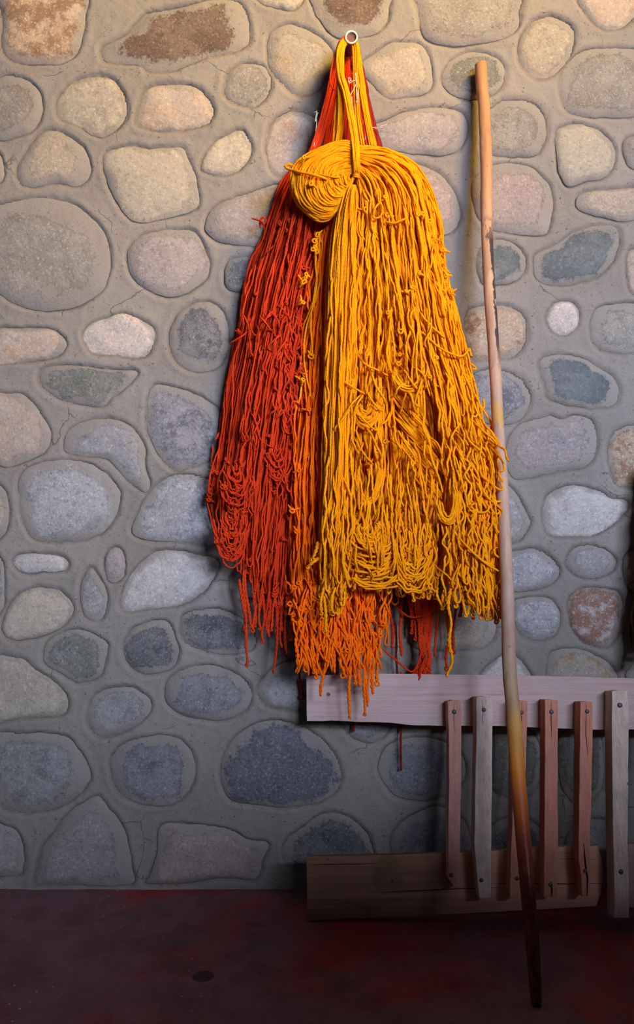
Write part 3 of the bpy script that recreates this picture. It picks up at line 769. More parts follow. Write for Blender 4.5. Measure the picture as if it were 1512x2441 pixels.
pa = Vector(W(826, 160, -0.05)); pb = Vector(W(838, 88, DP)); ax = (pb - pa).normalized()
lp = lambda v: tuple(v)
Rp, Ri = 0.0150, 0.0108
def lathe(prof, name, mat, parent, sides=32):
    u = ax.cross(Vector((1, 0, 0))).normalized(); v = ax.cross(u); V, Fc = [], []
    for r_, h_ in prof:
        for j in range(sides):
            th = j / sides * 2 * math.pi; V.append(pb + ax * h_ + (u * math.cos(th) + v * math.sin(th)) * r_)
    for i in range(len(prof) - 1):
        for j in range(sides): Fc.append((i * sides + j, i * sides + (j + 1) % sides, (i + 1) * sides + (j + 1) % sides, (i + 1) * sides + j))
    return obj(name, mesh_from(name, V, Fc, mat), parent)
lathe([(Rp, -(pb - pa).length), (Rp, -.05), (Rp, -.0022)], 'pipe_body', M_PIPE, pipe)
lathe([(Rp, -.0022), (Rp - .0004, -.0006), (Rp - .0012, 0), (Ri + .0006, 0), (Ri, -.0006), (Ri, -.03)], 'pipe_rim', M_RIM, pipe)
fo = tube([lp(pb - ax * .020), lp(pb - ax * .005)], [Ri * .98, Ri * .9], M_FILL, 'pipe_filling', pipe, 20, True)

# ================= maroon skein, against the wall, at the back
mar = thing('yarn_skein', 'dark maroon wool skein at the back, only its frayed ends showing at the bottom', 'yarn', W(850, 110, .05), 'wool skeins on the pipe')
G = [[(815, 108, .04), (800, 300, .045), (740, 600, .045), (710, 1000, .04), (700, 1300, .035), (712, 1560, .035)],
     [(825, 104, .045), (830, 300, .05), (800, 700, .055), (780, 1100, .05), (770, 1400, .04), (780, 1600, .035)],
     [(838, 104, .045), (860, 300, .05), (880, 700, .06), (890, 1100, .055), (890, 1300, .045), (880, 1470, .035)],
     [(848, 108, .045), (885, 300, .045), (950, 700, .055), (985, 1100, .055), (985, 1300, .05), (985, 1470, .04)],
     [(852, 112, .04), (900, 320, .04), (990, 700, .05), (1030, 1100, .05), (1050, 1300, .045), (1040, 1480, .035)]]
w = Wool(M_MAROON, .0028, 12)
sheet(w, G, 8, ((0, 1), (-.01, .8)), t1=(.9, 1.0), hook=.8)
w.build('long_strands', mar)
backing(G, M_MAROON, mar, tt=.90)
w = Wool(M_MAROON, .0024, 5)
for P in ([(718, 1560, .03), (716, 1600, .03), (720, 1655, .03)], [(742, 1560, .04), (738, 1600, .04), (745, 1625, .045)],
          [(758, 1540, .04), (760, 1590, .04), (755, 1655, .05)], [(778, 1530, .04), (781, 1590, .04), (775, 1640, .045)],
          [(808, 1500, .04), (800, 1580, .04), (806, 1625, .04)], [(835, 1500, .04), (828, 1560, .04), (832, 1600, .04)]):
    dangle(w, P, 3.2, 20, 6)
w.build('frayed_ends', mar)
w = Wool(M_RED, .0023, 5)
for i in range(16):
    x = R.uniform(1000, 1030); x0 = R.uniform(985, 1045); y1 = R.uniform(1560, 1625)
    dangle(w, [(x0, 1400, .06), (x0 + (x - x0) * .6, 1490, .06), (x, y1 - 30, .06), (x + R.uniform(-14, 14), y1, .065)], 3.0, 20, 4)
for P in ([(950, 1430, .05), (957, 1500, .05), (955, 1560, .05)], [(990, 1400, .05), (985, 1460, .05), (992, 1520, .05)], [(975, 1400, .05), (978, 1450, .05), (980, 1505, .05)],
          [(1070, 1440, .06), (1068, 1510, .06), (1066, 1590, .06)], [(1085, 1430, .06), (1083, 1500, .06), (1078, 1550, .06)], [(930, 1430, .05), (935, 1490, .05), (936, 1540, .05)], [(1015, 1560, .07), (1003, 1600, .07), (1003, 1645, .07)],
          [(1100, 1430, .08), (1096, 1460, .08), (1094, 1464, .08)], [(1040, 1420, .05), (1042, 1470, .05), (1038, 1560, .05)], [(1130, 1440, .08), (1128, 1462, .08), (1131, 1470, .08)]):
    dangle(w, P, 3.2, 21, 5)
w.build('frayed_ends', mar)
w = Wool(M_RED, .0024, 5)
w.strand([(944, 1448, .07), (975, 1470, .075), (1010, 1468, .075), (1046, 1447, .07)], .5)
w.strand([(912, 1545, .06), (935, 1565, .06), (965, 1590, .06), (985, 1600, .065), (1000, 1570, .065), (1015, 1530, .06)], .6)
w.strand([(955, 1600, .06), (965, 1612, .06), (985, 1606, .06), (1000, 1585, .062)], .4)
w.build('loose_strand', mar)
w = Wool(M_MAROON, .0024, 5)
w.strand([(942, 1480, .03), (945, 1550, .03), (948, 1600, .03), (954, 1700, .022), (955, 1760, .02), (958, 1830, .02), (955, 1838, .02)], .6)
w.strand([(838, 1560, .03), (839, 1640, .025), (841, 1720, .02), (842, 1745, .02), (846, 1738, .02)], .4, r=.0034)
w.build('loose_strand', mar)

# ================= rust red skein, on the left
red = thing('yarn_skein', 'rust red wool skein hanging on the left side of the pipe', 'yarn', W(815, 110, .07), 'wool skeins on the pipe')
w = Wool(M_RED, .0023, 9)
for P, wd in (([(845, 100, .07), (830, 94, .075), (817, 105, .075), (800, 165, .07), (783, 240, .075), (768, 300, .08), (748, 360, .09), (725, 400, .08)], 20),
              ([(845, 100, .06), (830, 95, .065), (818, 112, .065), (808, 180, .06), (794, 260, .065), (780, 350, .08), (770, 390, .08)], 18),
              ([(836, 98, .05), (826, 120, .05), (820, 200, .05), (812, 280, .055), (800, 380, .07)], 20),
              ([(832, 98, .05), (838, 130, .05), (836, 210, .05), (832, 300, .055), (830, 380, .06)], 24),
              ([(835, 96, .05), (850, 110, .05), (862, 190, .05), (874, 270, .055), (893, 352, .06)], 16),
              ([(835, 96, .045), (846, 120, .045), (852, 200, .045), (858, 280, .05), (868, 350, .06)], 14)):
    band(w, P, wd, wave=.5)
w.build('neck_strands', red)
RG = [[(738, 362, .07), (702, 396, .065), (668, 440, .055), (648, 492, .05), (622, 568, .05), (598, 620, .045), (580, 700, .045), (558, 820, .045), (540, 900, .045), (530, 980, .045), (516, 1080, .045), (500, 1170, .045), (507, 1260, .045)],
      [(742, 370, .10), (712, 430, .105), (685, 520, .10), (655, 620, .10), (628, 740, .10), (603, 860, .10), (582, 980, .10), (565, 1100, .10), (550, 1220, .10), (538, 1320, .10)],
      [(752, 385, .12), (735, 470, .13), (712, 560, .13), (685, 680, .13), (660, 800, .125), (636, 920, .125), (617, 1040, .12), (606, 1160, .115), (600, 1290, .11), (600, 1400, .10)],
      [(765, 400, .12), (762, 520, .125), (740, 640, .125), (715, 760, .125), (695, 880, .12), (680, 1000, .12), (665, 1120, .11), (655, 1240, .11), (645, 1380, .10), (640, 1500, .09)],
      [(790, 420, .11), (790, 560, .10), (778, 700, .10), (755, 850, .10), (740, 1000, .09), (722, 1150, .09), (706, 1300, .09), (695, 1420, .085), (690, 1520, .08)]]
w = Wool(M_RED, .0021, 8)
sheet(w, RG, 4.3, ((0, 1), (-.008, 1), (-.016, .7)), t1=(.82, 1.0), wave=1.0, locks=8, lump=.010, clump=.80)
stray(w, RG, 45, .004, srange=(0, .95))
w.build('long_strands', red)
backing(RG, M_RED, red, -.026)
w = Wool(M_RED, .0021, 5)
sprinkle_curls(w, RG, 40, .005, (3, 5.5), (.02, .97), (.12, .95))
# tangled patches and looped lower lobe
for cx, cy, rx, ry, n, d in ((655, 770, 26, 34, 14, .137), (690, 860, 32, 45, 26, .130), (680, 960, 40, 35, 24, .130), (700, 900, 28, 25, 12, .130), (678, 1130, 34, 38, 22, .122), (705, 780, 22, 40, 14, .13), (600, 800, 16, 40, 8, .112), (600, 1020, 22, 40, 12, .125)):
    for _ in range(n):
        x, y = cx + R.normal() * rx * .6, cy + R.normal() * ry * .6
        L = R.uniform(26, 60); a = R.normal() * .42 + 1.62
        w.strand([(x - L * math.cos(a) * .5, y - L * math.sin(a) * .5, d - .01), (x + R.uniform(-8, 8), y + R.uniform(-8, 8), d + .006), (x + L * math.cos(a) * .5, y + L * math.sin(a) * .5, d), (x + L * math.cos(a) * .5 + R.uniform(-10, 10), y + L * math.sin(a) * .5 + 8, d - .01)], 1.2)
arcs(w, 552, 1200, (8, 48), (40, 150), 25, 150, 20, .115, .012, 1.6, jit=16)
arcs(w, 565, 1060, (8, 50), (60, 160), 30, 140, 14, .118, .008, 1.6, jit=16)
arcs(w, 660, 1060, (6, 34), (30, 90), 20, 150, 7, .125, .008, 1.4, jit=12)
for _ in range(12):
    curl(w, R.uniform(505, 600), R.uniform(1150, 1340), .125, R.uniform(4, 8))
for P in ([(505, 1160, .05), (494, 1185, .05), (488, 1195, .05)], [(515, 1120, .05), (503, 1130, .05), (498, 1150, .05)], [(523, 1030, .05), (516, 1045, .05), (512, 1048, .05)], [(628, 515, .055), (620, 530, .055), (622, 545, .055)]):
    w.strand(P, .3)
curl(w, 627, 525, .06, 9); curl(w, 500, 1180, .06, 6); curl(w, 498, 1192, .06, 6)
w.build('tangled_loops', red)
w = Wool(M_RED, .0022, 5)
for x0, y0, x1, y1 in ((572, 1380, 582, 1500), (580, 1330, 590, 1583), (586, 1340, 594, 1490), (600, 1340, 612, 1490), (607, 1350, 606, 1500), (628, 1400, 624, 1525), (640, 1400, 641, 1515), (655, 1400, 660, 1520), (668, 1400, 655, 1598), (672, 1420, 668, 1540),
                       (684, 1420, 680, 1555), (690, 1400, 692, 1520), (617, 1380, 616, 1495), (648, 1430, 634, 1505), (680, 1380, 672, 1500), (697, 1400, 700, 1480), (663, 1400, 648, 1500)):
    dangle(w, [(x0, y0, .09), ((x0 + x1) / 2 + R.uniform(-4, 4), (y0 + y1) / 2, .095), (x1, y1 - 20, .09), (x1 + R.uniform(-3, 3), y1, .09)], 3.0, 21, 4.5)
w.build('frayed_ends', red)
w = Wool(M_STRING, .0013, 4)
w.strand([(756, 262, .082), (752, 290, .082), (757, 268, .08), (752, 320, .085), (748, 350, .095)], .5)
w.strand([(748, 268, .08), (754, 266, .084), (760, 270, .08)], .3)
w.build('tie_string', red, False)['label'] = 'thin white tie string'
w = Wool(M_RED, .0022, 6)
w.strand([(798, 135, .125), (789, 170, .13), (787, 195, .13), (795, 212, .132), (818, 222, .13)], .2)
w.build('loose_strand', red, False)

# ================= orange skein, between the red and the amber
ora = thing('yarn_skein', 'bright orange wool skein with long looped ends dangling before the plank', 'yarn', W(835, 105, .09), 'wool skeins on the pipe')
OG = [[(765, 540, .12), (745, 610, .12), (730, 680, .12), (720, 800, .12), (709, 900, .12), (702, 1000, .12), (698, 1100, .12), (696, 1200, .12), (692, 1300, .12), (692, 1400, .12), (702, 1500, .12), (716, 1575, .12)],
      [(775, 530, .135), (765, 640, .14), (752, 760, .14), (742, 880, .145), (734, 1000, .145), (728, 1150, .145), (724, 1300, .145), (735, 1430, .145), (745, 1520, .14), (755, 1600, .13)],
      [(790, 520, .14), (785, 650, .15), (780, 800, .15), (775, 950, .15), (770, 1100, .15), (775, 1250, .15), (790, 1400, .155), (795, 1480, .15), (800, 1560, .14)],
      [(810, 520, .13), (815, 700, .14), (820, 900, .14), (830, 1100, .14), (840, 1250, .15), (860, 1380, .155), (865, 1470, .15), (870, 1560, .14)],
      [(830, 520, .12), (850, 700, .12), (870, 900, .12), (890, 1100, .12), (915, 1250, .13), (940, 1370, .13), (938, 1440, .13), (918, 1530, .13)]]
w = Wool(M_ORANGE, .0023, 8)
sheet(w, OG, 4.7, ((0, 1), (-.008, 1), (-.016, .7)), t1=(.84, 1.01), wave=1.1, locks=9, lump=.008, clump=.75, hook=.6, drift=2.4)
stray(w, OG, 46, .004, srange=(.0, .9))
w.build('long_strands', ora)
backing(OG, M_ORANGE, ora, -.024, tt=.88)
w = Wool(M_AMBER, .0023, 8)
LG = [[(757, 545, .138), (742, 640, .138), (728, 760, .138), (716, 880, .138), (708, 1000, .14), (704, 1150, .14)], [(772, 545, .15), (765, 700, .155), (752, 850, .155), (745, 1000, .155), (738, 1150, .155)]]
sheet(w, LG, 9, ((0, 1),), t1=(.7, 1.0), hook=.3, wave=.6, lump=.002)
for x, y, s in ((757, 560, 7), (750, 575, 6), (747, 595, 6), (755, 600, 6), (730, 655, 6), (724, 672, 7), (722, 720, 6), (742, 850, 7), (722, 905, 7), (752, 588, 5), (728, 662, 5)):
    curl(w, x, y, .15, s)
w.build('paler_strands', ora)['label'] = 'paler amber strands down the left edge'
w = Wool(M_ORANGE, .0023, 5)
sprinkle_curls(w, OG, 14, .006, (4, 7), (.02, .9), (.3, .97))
for x, y, s in ((697, 1218, 8), (700, 1400, 7), (692, 1440, 8), (700, 1465, 6), (712, 1390, 8), (742, 1310, 7), (735, 1085, 6), (790, 1080, 5)): curl(w, x, y, .14, s)
for _ in range(230):      # loose crossing strands in the frayed mass
    x, y = R.uniform(705, 925), R.uniform(1400, 1592); L = R.uniform(30, 80); a = R.choice([-1, 1]) * R.uniform(1.1, 1.9)
    if x > 700 + 230 - (y - 1400) * .15: continue
    w.strand([(x - L * .5 * math.cos(a), y - L * .5 * abs(math.sin(a)), .15), (x + R.uniform(-6, 6), y, .162), (x + L * .5 * math.cos(a), y + L * .5 * abs(math.sin(a)), .15)], 1.2)
for _ in range(14):
    curl(w, R.uniform(710, 915), R.uniform(1420, 1580), .158, R.uniform(5, 9))
w.build('tangled_loops', ora)
w = Wool(M_ORANGE, .0023, 5)
for x0, y0, x1, y1, rg in ((708, 1500, 712, 1560, 6), (722, 1520, 728, 1590, 7), (742, 1530, 748, 1600, 7), (760, 1520, 757, 1610, 7), (775, 1520, 767, 1655, 3), (790, 1500, 797, 1600, 5), (806, 1510, 812, 1590, 6), (820, 1500, 818, 1605, 7),
                           (838, 1560, 832, 1708, 4), (842, 1540, 846, 1625, 7), (852, 1560, 858, 1632, 5), (868, 1560, 866, 1640, 4), (872, 1600, 868, 1700, 8), (880, 1570, 876, 1665, 5), (890, 1570, 892, 1650, 7), (898, 1560, 902, 1625, 8), (884, 1540, 885, 1600, 6),
                           (905, 1500, 908, 1560, 5), (870, 1540, 874, 1680, 4), (862, 1520, 855, 1590, 6), (730, 1500, 735, 1575, 6), (780, 1500, 784, 1560, 6)):
    dangle(w, [(x0, y0 - 50, .135), (x0, y0, .15), ((x0 + x1) / 2 + R.uniform(-3, 3), (y0 + y1) / 2, .155), (x1, y1, .155)], 3.3, 24, rg)
w.build('frayed_ends', ora)

# ================= amber skein, in front
amb = thing('yarn_skein', 'large amber yellow wool skein in front, gathered in a knot under the pipe', 'yarn', W(840, 105, .10), 'wool skeins on the pipe')
w = Wool(M_AMBER, .0022, 8)
for P, wd in (([(850, 104, .105), (836, 95, .115), (820, 100, .12), (810, 125, .13), (812, 178, .145), (825, 222, .155), (838, 284, .175), (847, 345, .215), (850, 385, .226), (850, 412, .218)], 17),
              ([(845, 100, .10), (826, 97, .11), (812, 120, .115), (806, 180, .12), (805, 230, .125), (800, 290, .13), (794, 345, .14)], 6),
              ([(845, 100, .11), (824, 99, .12), (813, 125, .125), (812, 190, .135), (813, 240, .14), (811, 300, .145), (806, 350, .15)], 15),
              ([(830, 97, .10), (846, 102, .11), (852, 130, .115), (860, 190, .12), (871, 260, .13), (888, 350, .14)], 15),
              ([(830, 97, .105), (844, 103, .115), (847, 150, .12), (848, 200, .13), (853, 280, .14), (862, 350, .16)], 13),
              ([(830, 97, .10), (848, 105, .105), (858, 150, .11), (870, 230, .115), (882, 300, .12), (895, 350, .13)], 7)):
    band(w, P, wd, wave=.4)
w.build('neck_strands', amb)
# bun: loops gathered to the knot
w = Wool(M_AMBER, .00235, 6)
KX, KY = 846.0, 418.0
O = np.array([(850, 343), (812, 335), (770, 347), (733, 368), (708, 392), (698, 425), (700, 462), (713, 495), (738, 518), (766, 526), (792, 515), (815, 480), (835, 440)], float)
for k in np.concatenate([np.linspace(.10, 1.0, 30), np.linspace(.12, .98, 28), np.linspace(.2, .95, 20)]):
    k = k + R.uniform(-.012, .012); P = []
    for i, (x, y) in enumerate(O):
        q = k * (1 + .025 * math.sin(i * 1.1 + k * 9))
        rad = min(1, math.hypot(x - KX, y - KY) * k / 158)
        dd = .150 + .062 * math.sqrt(max(0, 1 - rad ** 2)) - .02 * (rad > .95)
        P.append((KX + (x - KX) * q + (i in (0, 1)) * R.uniform(-3, 3), KY + (y - KY) * q + R.uniform(-1.5, 1.5), dd + R.uniform(-.005, .003)))
    w.strand(P, .55)
for _ in range(5):
    a = R.uniform(2.2, 4.3); L = R.uniform(60, 130); a2 = a + R.uniform(-.5, .5)
    w.strand([(KX - 6, KY - 6, .19), (KX + L * .4 * math.cos(a), KY - L * .4 * -math.sin(a) * -1, .214), (KX + L * .8 * math.cos(a2), KY + L * .7 * math.sin(a2), .198), (KX + L * math.cos(a2), KY + L * .85 * math.sin(a2) + 8, .17)], 1.1)
w.strand([(790, 432, .2), (760, 420, .215), (720, 412, .20), (700, 406, .18), (686, 402, .17), (680, 396, .168), (690, 392, .17), (704, 400, .175), (716, 415, .18)], .3, r=.0033)
for x, y in ((742, 438), (725, 375)): curl(w, x, y, .205, 6)
w.build('gathered_loops', amb)
bm_v, bm_q = [], []
for a in range(12):
    for b in range(16):
        ph, th = math.pi * a / 11, 2 * math.pi * b / 16
        cx_, cy_ = 776 + 58 * math.sin(ph) * math.cos(th), 434 + 68 * math.cos(ph)
        bm_v.append(W(cx_, cy_, .125 + .034 * math.sin(ph) * math.sin(th)))
for a in range(11):
    for b in range(16): bm_q.append((a * 16 + b, a * 16 + (b + 1) % 16, (a + 1) * 16 + (b + 1) % 16, (a + 1) * 16 + b))
obj('inner_wool', grid_mesh('inner_wool', np.array(bm_v), bm_q, M_AMBER, True, np.zeros((len(bm_q) * 4, 2)), {'tone': np.full(len(bm_v), .9)}), amb)
# knot and wrapping turns
w = Wool(M_AMBER, .00235, 4)
for i in range(3):
    y = 412 + i * 4.2
    w.strand([(839, y + 5, .195), (843, y + 1, .214), (850, y, .219), (856, y + 3, .212), (859, y + 7, .195)], .2)
w.build('knot', amb, False)
# main fall to the right
AG = [[(846, 410, .19), (843, 450, .20), (838, 520, .20), (835, 650, .19), (838, 800, .18), (840, 950, .17), (840, 1100, .165), (840, 1200, .165)],
      [(848, 406, .20), (866, 445, .215), (872, 520, .215), (870, 650, .205), (866, 800, .195), (866, 950, .185), (868, 1100, .18), (870, 1200, .18)],
      [(849, 394, .20), (888, 425, .22), (905, 500, .225), (915, 620, .22), (922, 760, .215), (925, 900, .20), (922, 1050, .195), (928, 1200, .19)],
      [(850, 378, .195), (912, 402, .215), (950, 470, .225), (966, 600, .225), (988, 740, .22), (1015, 860, .22), (1040, 980, .22), (1058, 1100, .215), (1062, 1200, .21)],
      [(850, 362, .19), (932, 375, .205), (990, 430, .21), (1012, 530, .215), (1032, 650, .215), (1062, 780, .215), (1090, 900, .215), (1118, 1020, .215), (1135, 1140, .21)],
      [(850, 346, .18), (902, 350, .175), (958, 370, .165), (1000, 403, .16), (1034, 465, .155), (1052, 535, .155), (1060, 620, .155), (1085, 730, .16), (1110, 830, .165), (1135, 925, .17), (1165, 995, .18), (1198, 1062, .19)]]
w = Wool(M_AMBER, .00235, 8)
sheet(w, AG, 4.4, ((0, 1), (-.009, 1), (-.018, .8)), t0=(0, 0), wave=1.1, locks=12, lump=.009, clump=.70, hook=.3, drift=2.6, tf=lambda q: (.50, .78) if .36 < q < .66 else (.70, 1.0))
stray(w, AG, 55, .005, side=26)
w.build('long_strands', amb)
backing(AG, M_AMBER, amb, -.030, tt=.55, ta=.10)
backing(AG[3:], M_AMBER, amb, -.036, tt=.86, ta=.3)
# straight centre strap
SG = [[(838, 428, .20), (815, 470, .21), (800, 520, .212), (785, 620, .21), (778, 760, .205), (773, 900, .20), (770, 1050, .20), (765, 1200, .205), (760, 1330, .205), (765, 1420, .20)],
      [(843, 428, .215), (832, 480, .228), (824, 560, .23), (816, 700, .228), (812, 900, .225), (806, 1100, .225), (802, 1250, .225), (800, 1400, .215)],
      [(852, 430, .215), (855, 480, .225), (853, 600, .225), (850, 750, .222), (846, 900, .22), (842, 1050, .218), (842, 1200, .22), (848, 1340, .215)]]
w = Wool(M_AMBER, .00235, 9)
sheet(w, SG, 4.5, ((0, 1), (-.008, 1), (-.016, .8)), t1=(.80, 1.0), wave=.55, locks=4, lump=.005, clump=.6, hook=.3, drift=1.0)
stray(w, SG, 16, .003, span=(.1, .3), side=10)
w.build('long_strands', amb)
backing(SG, M_AMBER, amb, -.026, ta=.06)
# deeper folds behind, lower half
DG = [[(850, 780, .16), (852, 1000, .165), (846, 1200, .17), (842, 1390, .165)], [(890, 780, .165), (895, 1000, .175), (893, 1200, .18), (900, 1410, .17)],
      [(925, 800, .17), (940, 1000, .185), (945, 1200, .19), (955, 1420, .175)], [(960, 820, .165), (1000, 980, .17), (1005, 1180, .18), (1005, 1425, .18)], [(990, 830, .15), (1050, 990, .165), (1060, 1200, .175), (1055, 1430, .18)]]
w = Wool(M_AMBER, .00235, 8)
sheet(w, DG, 4.7, ((0, 1), (-.009, .9)), t1=(.9, 1.0), wave=1.2, locks=6, lump=.009, clump=.8, hook=.7)
for _ in range(140):      # slanting strands in the dark fold right of the middle
    f = R.random(); x, y = 930 + 95 * f + R.uniform(-14, 14), 850 + 290 * f + R.uniform(-40, 40); L = R.uniform(35, 75)
    w.strand([(x - L * .55, y - L * .7, .175), (x, y, .192), (x + L * .5, y + L * .6, .186), (x + L * .7, y + L * .95, .17)], 1.2)
w.build('long_strands', amb)
backing(DG, M_AMBER, amb, -.024)
# lower mass: swirl, fans and fringe
FG = [[(1040, 960, .20), (1062, 1100, .22), (1060, 1250, .232), (1058, 1430, .215)], [(1075, 980, .205), (1100, 1120, .228), (1108, 1280, .238), (1112, 1450, .222)],
      [(1110, 1000, .20), (1145, 1120, .225), (1155, 1280, .235), (1160, 1475, .222)], [(1150, 990, .19), (1192, 1085, .205), (1192, 1230, .21), (1200, 1360, .215), (1208, 1480, .21)]]
w = Wool(M_AMBER, .00235, 7)
sheet(w, FG, 4.7, ((0, 1), (-.009, 1), (-.018, .7)), t0=(0, .45), t1=(.86, 1.0), wave=1.35, locks=5, lump=.009, clump=.8, hook=.8, drift=2.4)
stray(w, FG, 46, .006, side=34)
w.build('long_strands', amb)
backing(FG, M_AMBER, amb, -.028)
MG = [[(772, 1230, .195), (764, 1310, .20), (762, 1400, .195), (772, 1470, .185)], [(815, 1200, .205), (812, 1300, .212), (812, 1400, .205), (800, 1470, .185)],
      [(860, 1220, .20), (862, 1300, .205), (866, 1370, .195), (870, 1385, .19)], [(905, 1200, .20), (925, 1300, .205), (935, 1380, .20), (935, 1395, .19)],
      [(960, 1180, .20), (985, 1290, .21), (990, 1380, .20), (990, 1415, .19)], [(1010, 1180, .20), (1035, 1290, .215), (1040, 1380, .205), (1040, 1430, .195)]]
w = Wool(M_AMBER, .00235, 6)
sheet(w, MG, 4.8, ((0, 1), (-.009, .8)), t0=(0, .3), t1=(.7, 1.0), wave=1.5, locks=6, lump=.007, clump=.6, hook=.7, drift=2.4)
arcs(w, 890, 1250, (40, 140), (40, 158), -14, 110, 20, .218, .006, 1.7, jit=18)
arcs(w, 880, 1262, (8, 44), (12, 50), -30, 210, 15, .224, .008, 1.5, jit=14)
arcs(w, 985, 1250, (10, 62), (40, 165), 20, 140, 20, .220, .004, 1.7, jit=18)
for _ in range(110):      # loose strands running down over the swirl
    x, y = R.uniform(770, 1050), R.uniform(1160, 1330); L = R.uniform(60, 150); k = R.uniform(-14, 14)
    w.strand([(x, y - L * .5, .205), (x + k * .4, y - L * .2, .230), (x + k, y + L * .2, .232), (x + k * 1.5 + R.uniform(-12, 12), min(1400, y + L * .5), .21)], 1.5)
arcs(w, 872, 965, (8, 34), (14, 58), 5, 175, 13, .205, .01, .9)
arcs(w, 878, 1120, (22, 34), (72, 86), -5, 170, 7, .225, .004, .5)
arcs(w, 1068, 1190, (14, 30), (42, 62), -30, 165, 6, .246, .004, .5)
arcs(w, 975, 870, (30, 48), (50, 66), 10, 170, 5, .222, .004, .5)
for _ in range(12):
    x, y = R.uniform(775, 1180), R.uniform(1180, 1420)
    curl(w, x, y, .228, R.uniform(5, 9))
w.build('tangled_loops', amb)
backing(MG, M_AMBER, amb, -.026)
w = Wool(M_AMBER, .00235, 5)
sprinkle_curls(w, AG, 26, .006, (4, 8), (.15, 1), (.12, .95))
for k in range(16): 
    f = R.random(); curl(w, 1010 + 60 * f + R.uniform(-6, 6), 470 + 230 * f, .168, R.uniform(4, 6))
for cx, cy, n in ((985, 880, 8), (880, 940, 6), (1000, 1080, 12), (880, 880, 5), (1120, 1070, 18), (1150, 1200, 18), (1110, 1330, 12), (860, 1060, 6)):
    for _ in range(n):
        x, y = min(1168, cx + R.normal() * 24), cy + R.normal() * 38; L = R.uniform(40, 90); a = R.normal() * .38 + 1.32
        w.strand([(x - L * math.cos(a) * .5, y - L * math.sin(a) * .5, .20), (x + R.uniform(-9, 9), y, .235), (x + L * math.cos(a) * .5, y + L * math.sin(a) * .5, .225), (x + L * .6 * math.cos(a) + R.uniform(-12, 12), y + L * .6 * math.sin(a) + 6, .205)], 1.2)
for P in ([(890, 520, .24), (893, 500, .245), (905, 485, .24), (912, 495, .245), (908, 515, .245), (893, 520, .245), (890, 512, .24)], [(918, 528, .24), (940, 532, .245), (960, 524, .245), (971, 520, .235)],
          [(1005, 790, .22), (1050, 830, .235), (1098, 850, .225), (1118, 835, .20), (1124, 850, .19), (1119, 830, .18), (1112, 840, .18)], [(1120, 865, .18), (1130, 872, .18), (1136, 880, .178), (1126, 878, .18)],
          [(1175, 1030, .20), (1190, 1062, .225), (1204, 1072, .24), (1208, 1090, .245), (1214, 1100, .24)], [(1150, 1130, .21), (1180, 1160, .23), (1198, 1168, .225), (1194, 1150, .22)], [(1165, 1060, .2), (1195, 1095, .22), (1202, 1120, .225), (1188, 1125, .22), (1200, 1150, .22)],
          [(1120, 1212, .235), (1145, 1222, .245), (1162, 1218, .245), (1166, 1205, .235)], [(1070, 1250, .23), (1110, 1300, .25), (1150, 1335, .25), (1180, 1350, .24)], [(1073, 1255, .23), (1113, 1303, .255), (1155, 1340, .25), (1190, 1362, .235)], [(1020, 1060, .22), (1032, 1100, .24), (1050, 1150, .24), (1055, 1175, .235)]):
    w.strand(P, .25, r=.0024)
w.build('loose_loops', amb)
w = Wool(M_AMBER, .0024, 5)
dangle(w, [(1072, 1400, .22), (1072, 1450, .235), (1074, 1530, .235), (1075, 1580, .232), (1068, 1608, .23)], 2.4, 26, 2.5, r=.0026)
dangle(w, [(1196, 1380, .22), (1207, 1440, .235), (1211, 1470, .235), (1216, 1498, .235)], 3.0, 22, 4)
for x0, y0, x1, y1 in ((975, 1370, 985, 1428), (1020, 1390, 1023, 1412), (1045, 1400, 1052, 1448), (1060, 1400, 1058, 1438), (1100, 1400, 1112, 1465), (1085, 1410, 1088, 1440), (1130, 1420, 1128, 1462), (1150, 1420, 1160, 1470), (1180, 1430, 1182, 1478), (1168, 1420, 1172, 1470), (1195, 1430, 1192, 1465),
                       (770, 1400, 768, 1460), (775, 1420, 777, 1500), (800, 1400, 792, 1450), (812, 1390, 815, 1425), (850, 1360, 843, 1400), (760, 1330, 735, 1350), (757, 1290, 745, 1330), (1015, 1390, 1008, 1420), (1125, 1420, 1118, 1460), (1140, 1410, 1146, 1468)):
    dangle(w, [(x0, y0, .20), ((x0 + x1) / 2 + R.uniform(-3, 3), (y0 + y1) / 2, .215), (x1, y1, .21)], 2.8, 22, 5)
w.build('frayed_ends', amb)
w = Wool(M_STRING, .0011, 3)
for P in ([(846, 175, .14), (848, 190, .145), (852, 202, .148), (853, 215, .147), (851, 245, .148)], [(848, 172, .142), (849, 195, .146), (845, 208, .147), (833, 231, .15)], [(830, 184, .14), (838, 193, .15), (848, 192, .15), (852, 200, .15)],
          [(832, 198, .148), (831, 186, .15), (836, 188, .152), (832, 199, .15), (843, 194, .15)], [(849, 210, .15), (850, 230, .15), (852, 246, .15), (849, 240, .15)], [(853, 200, .15), (854, 222, .148), (850, 246, .15)]):
    w.strand(P, .25)
w.build('tie_string', amb, False)['label'] = 'white tie string with a small bow'
w = Wool(M_STRING, .0016, 4)
w.strand([(839, 228, .13), (841, 260, .135), (846, 300, .15), (848, 320, .16)], .3, r=.0026)
w.strand([(868, 278, .125), (870, 290, .13), (872, 296, .128)], .2); w.strand([(871, 322, .13), (873, 328, .134), (870, 334, .13)], .2)
w.build('tie_string', amb, False)['label'] = 'end of white tie string'
w = Wool(M_STRING, .0011, 4)
w.strand([(885, 302, .07), (900, 306, .075), (912, 300, .075), (925, 296, .07)], .5); w.strand([(886, 305, .07), (902, 303, .075), (916, 304, .075)], .5)
w.build('tie_string', amb, False)['label'] = 'pale pink string sticking out to the right'
print('wool tris', Wool.tris)
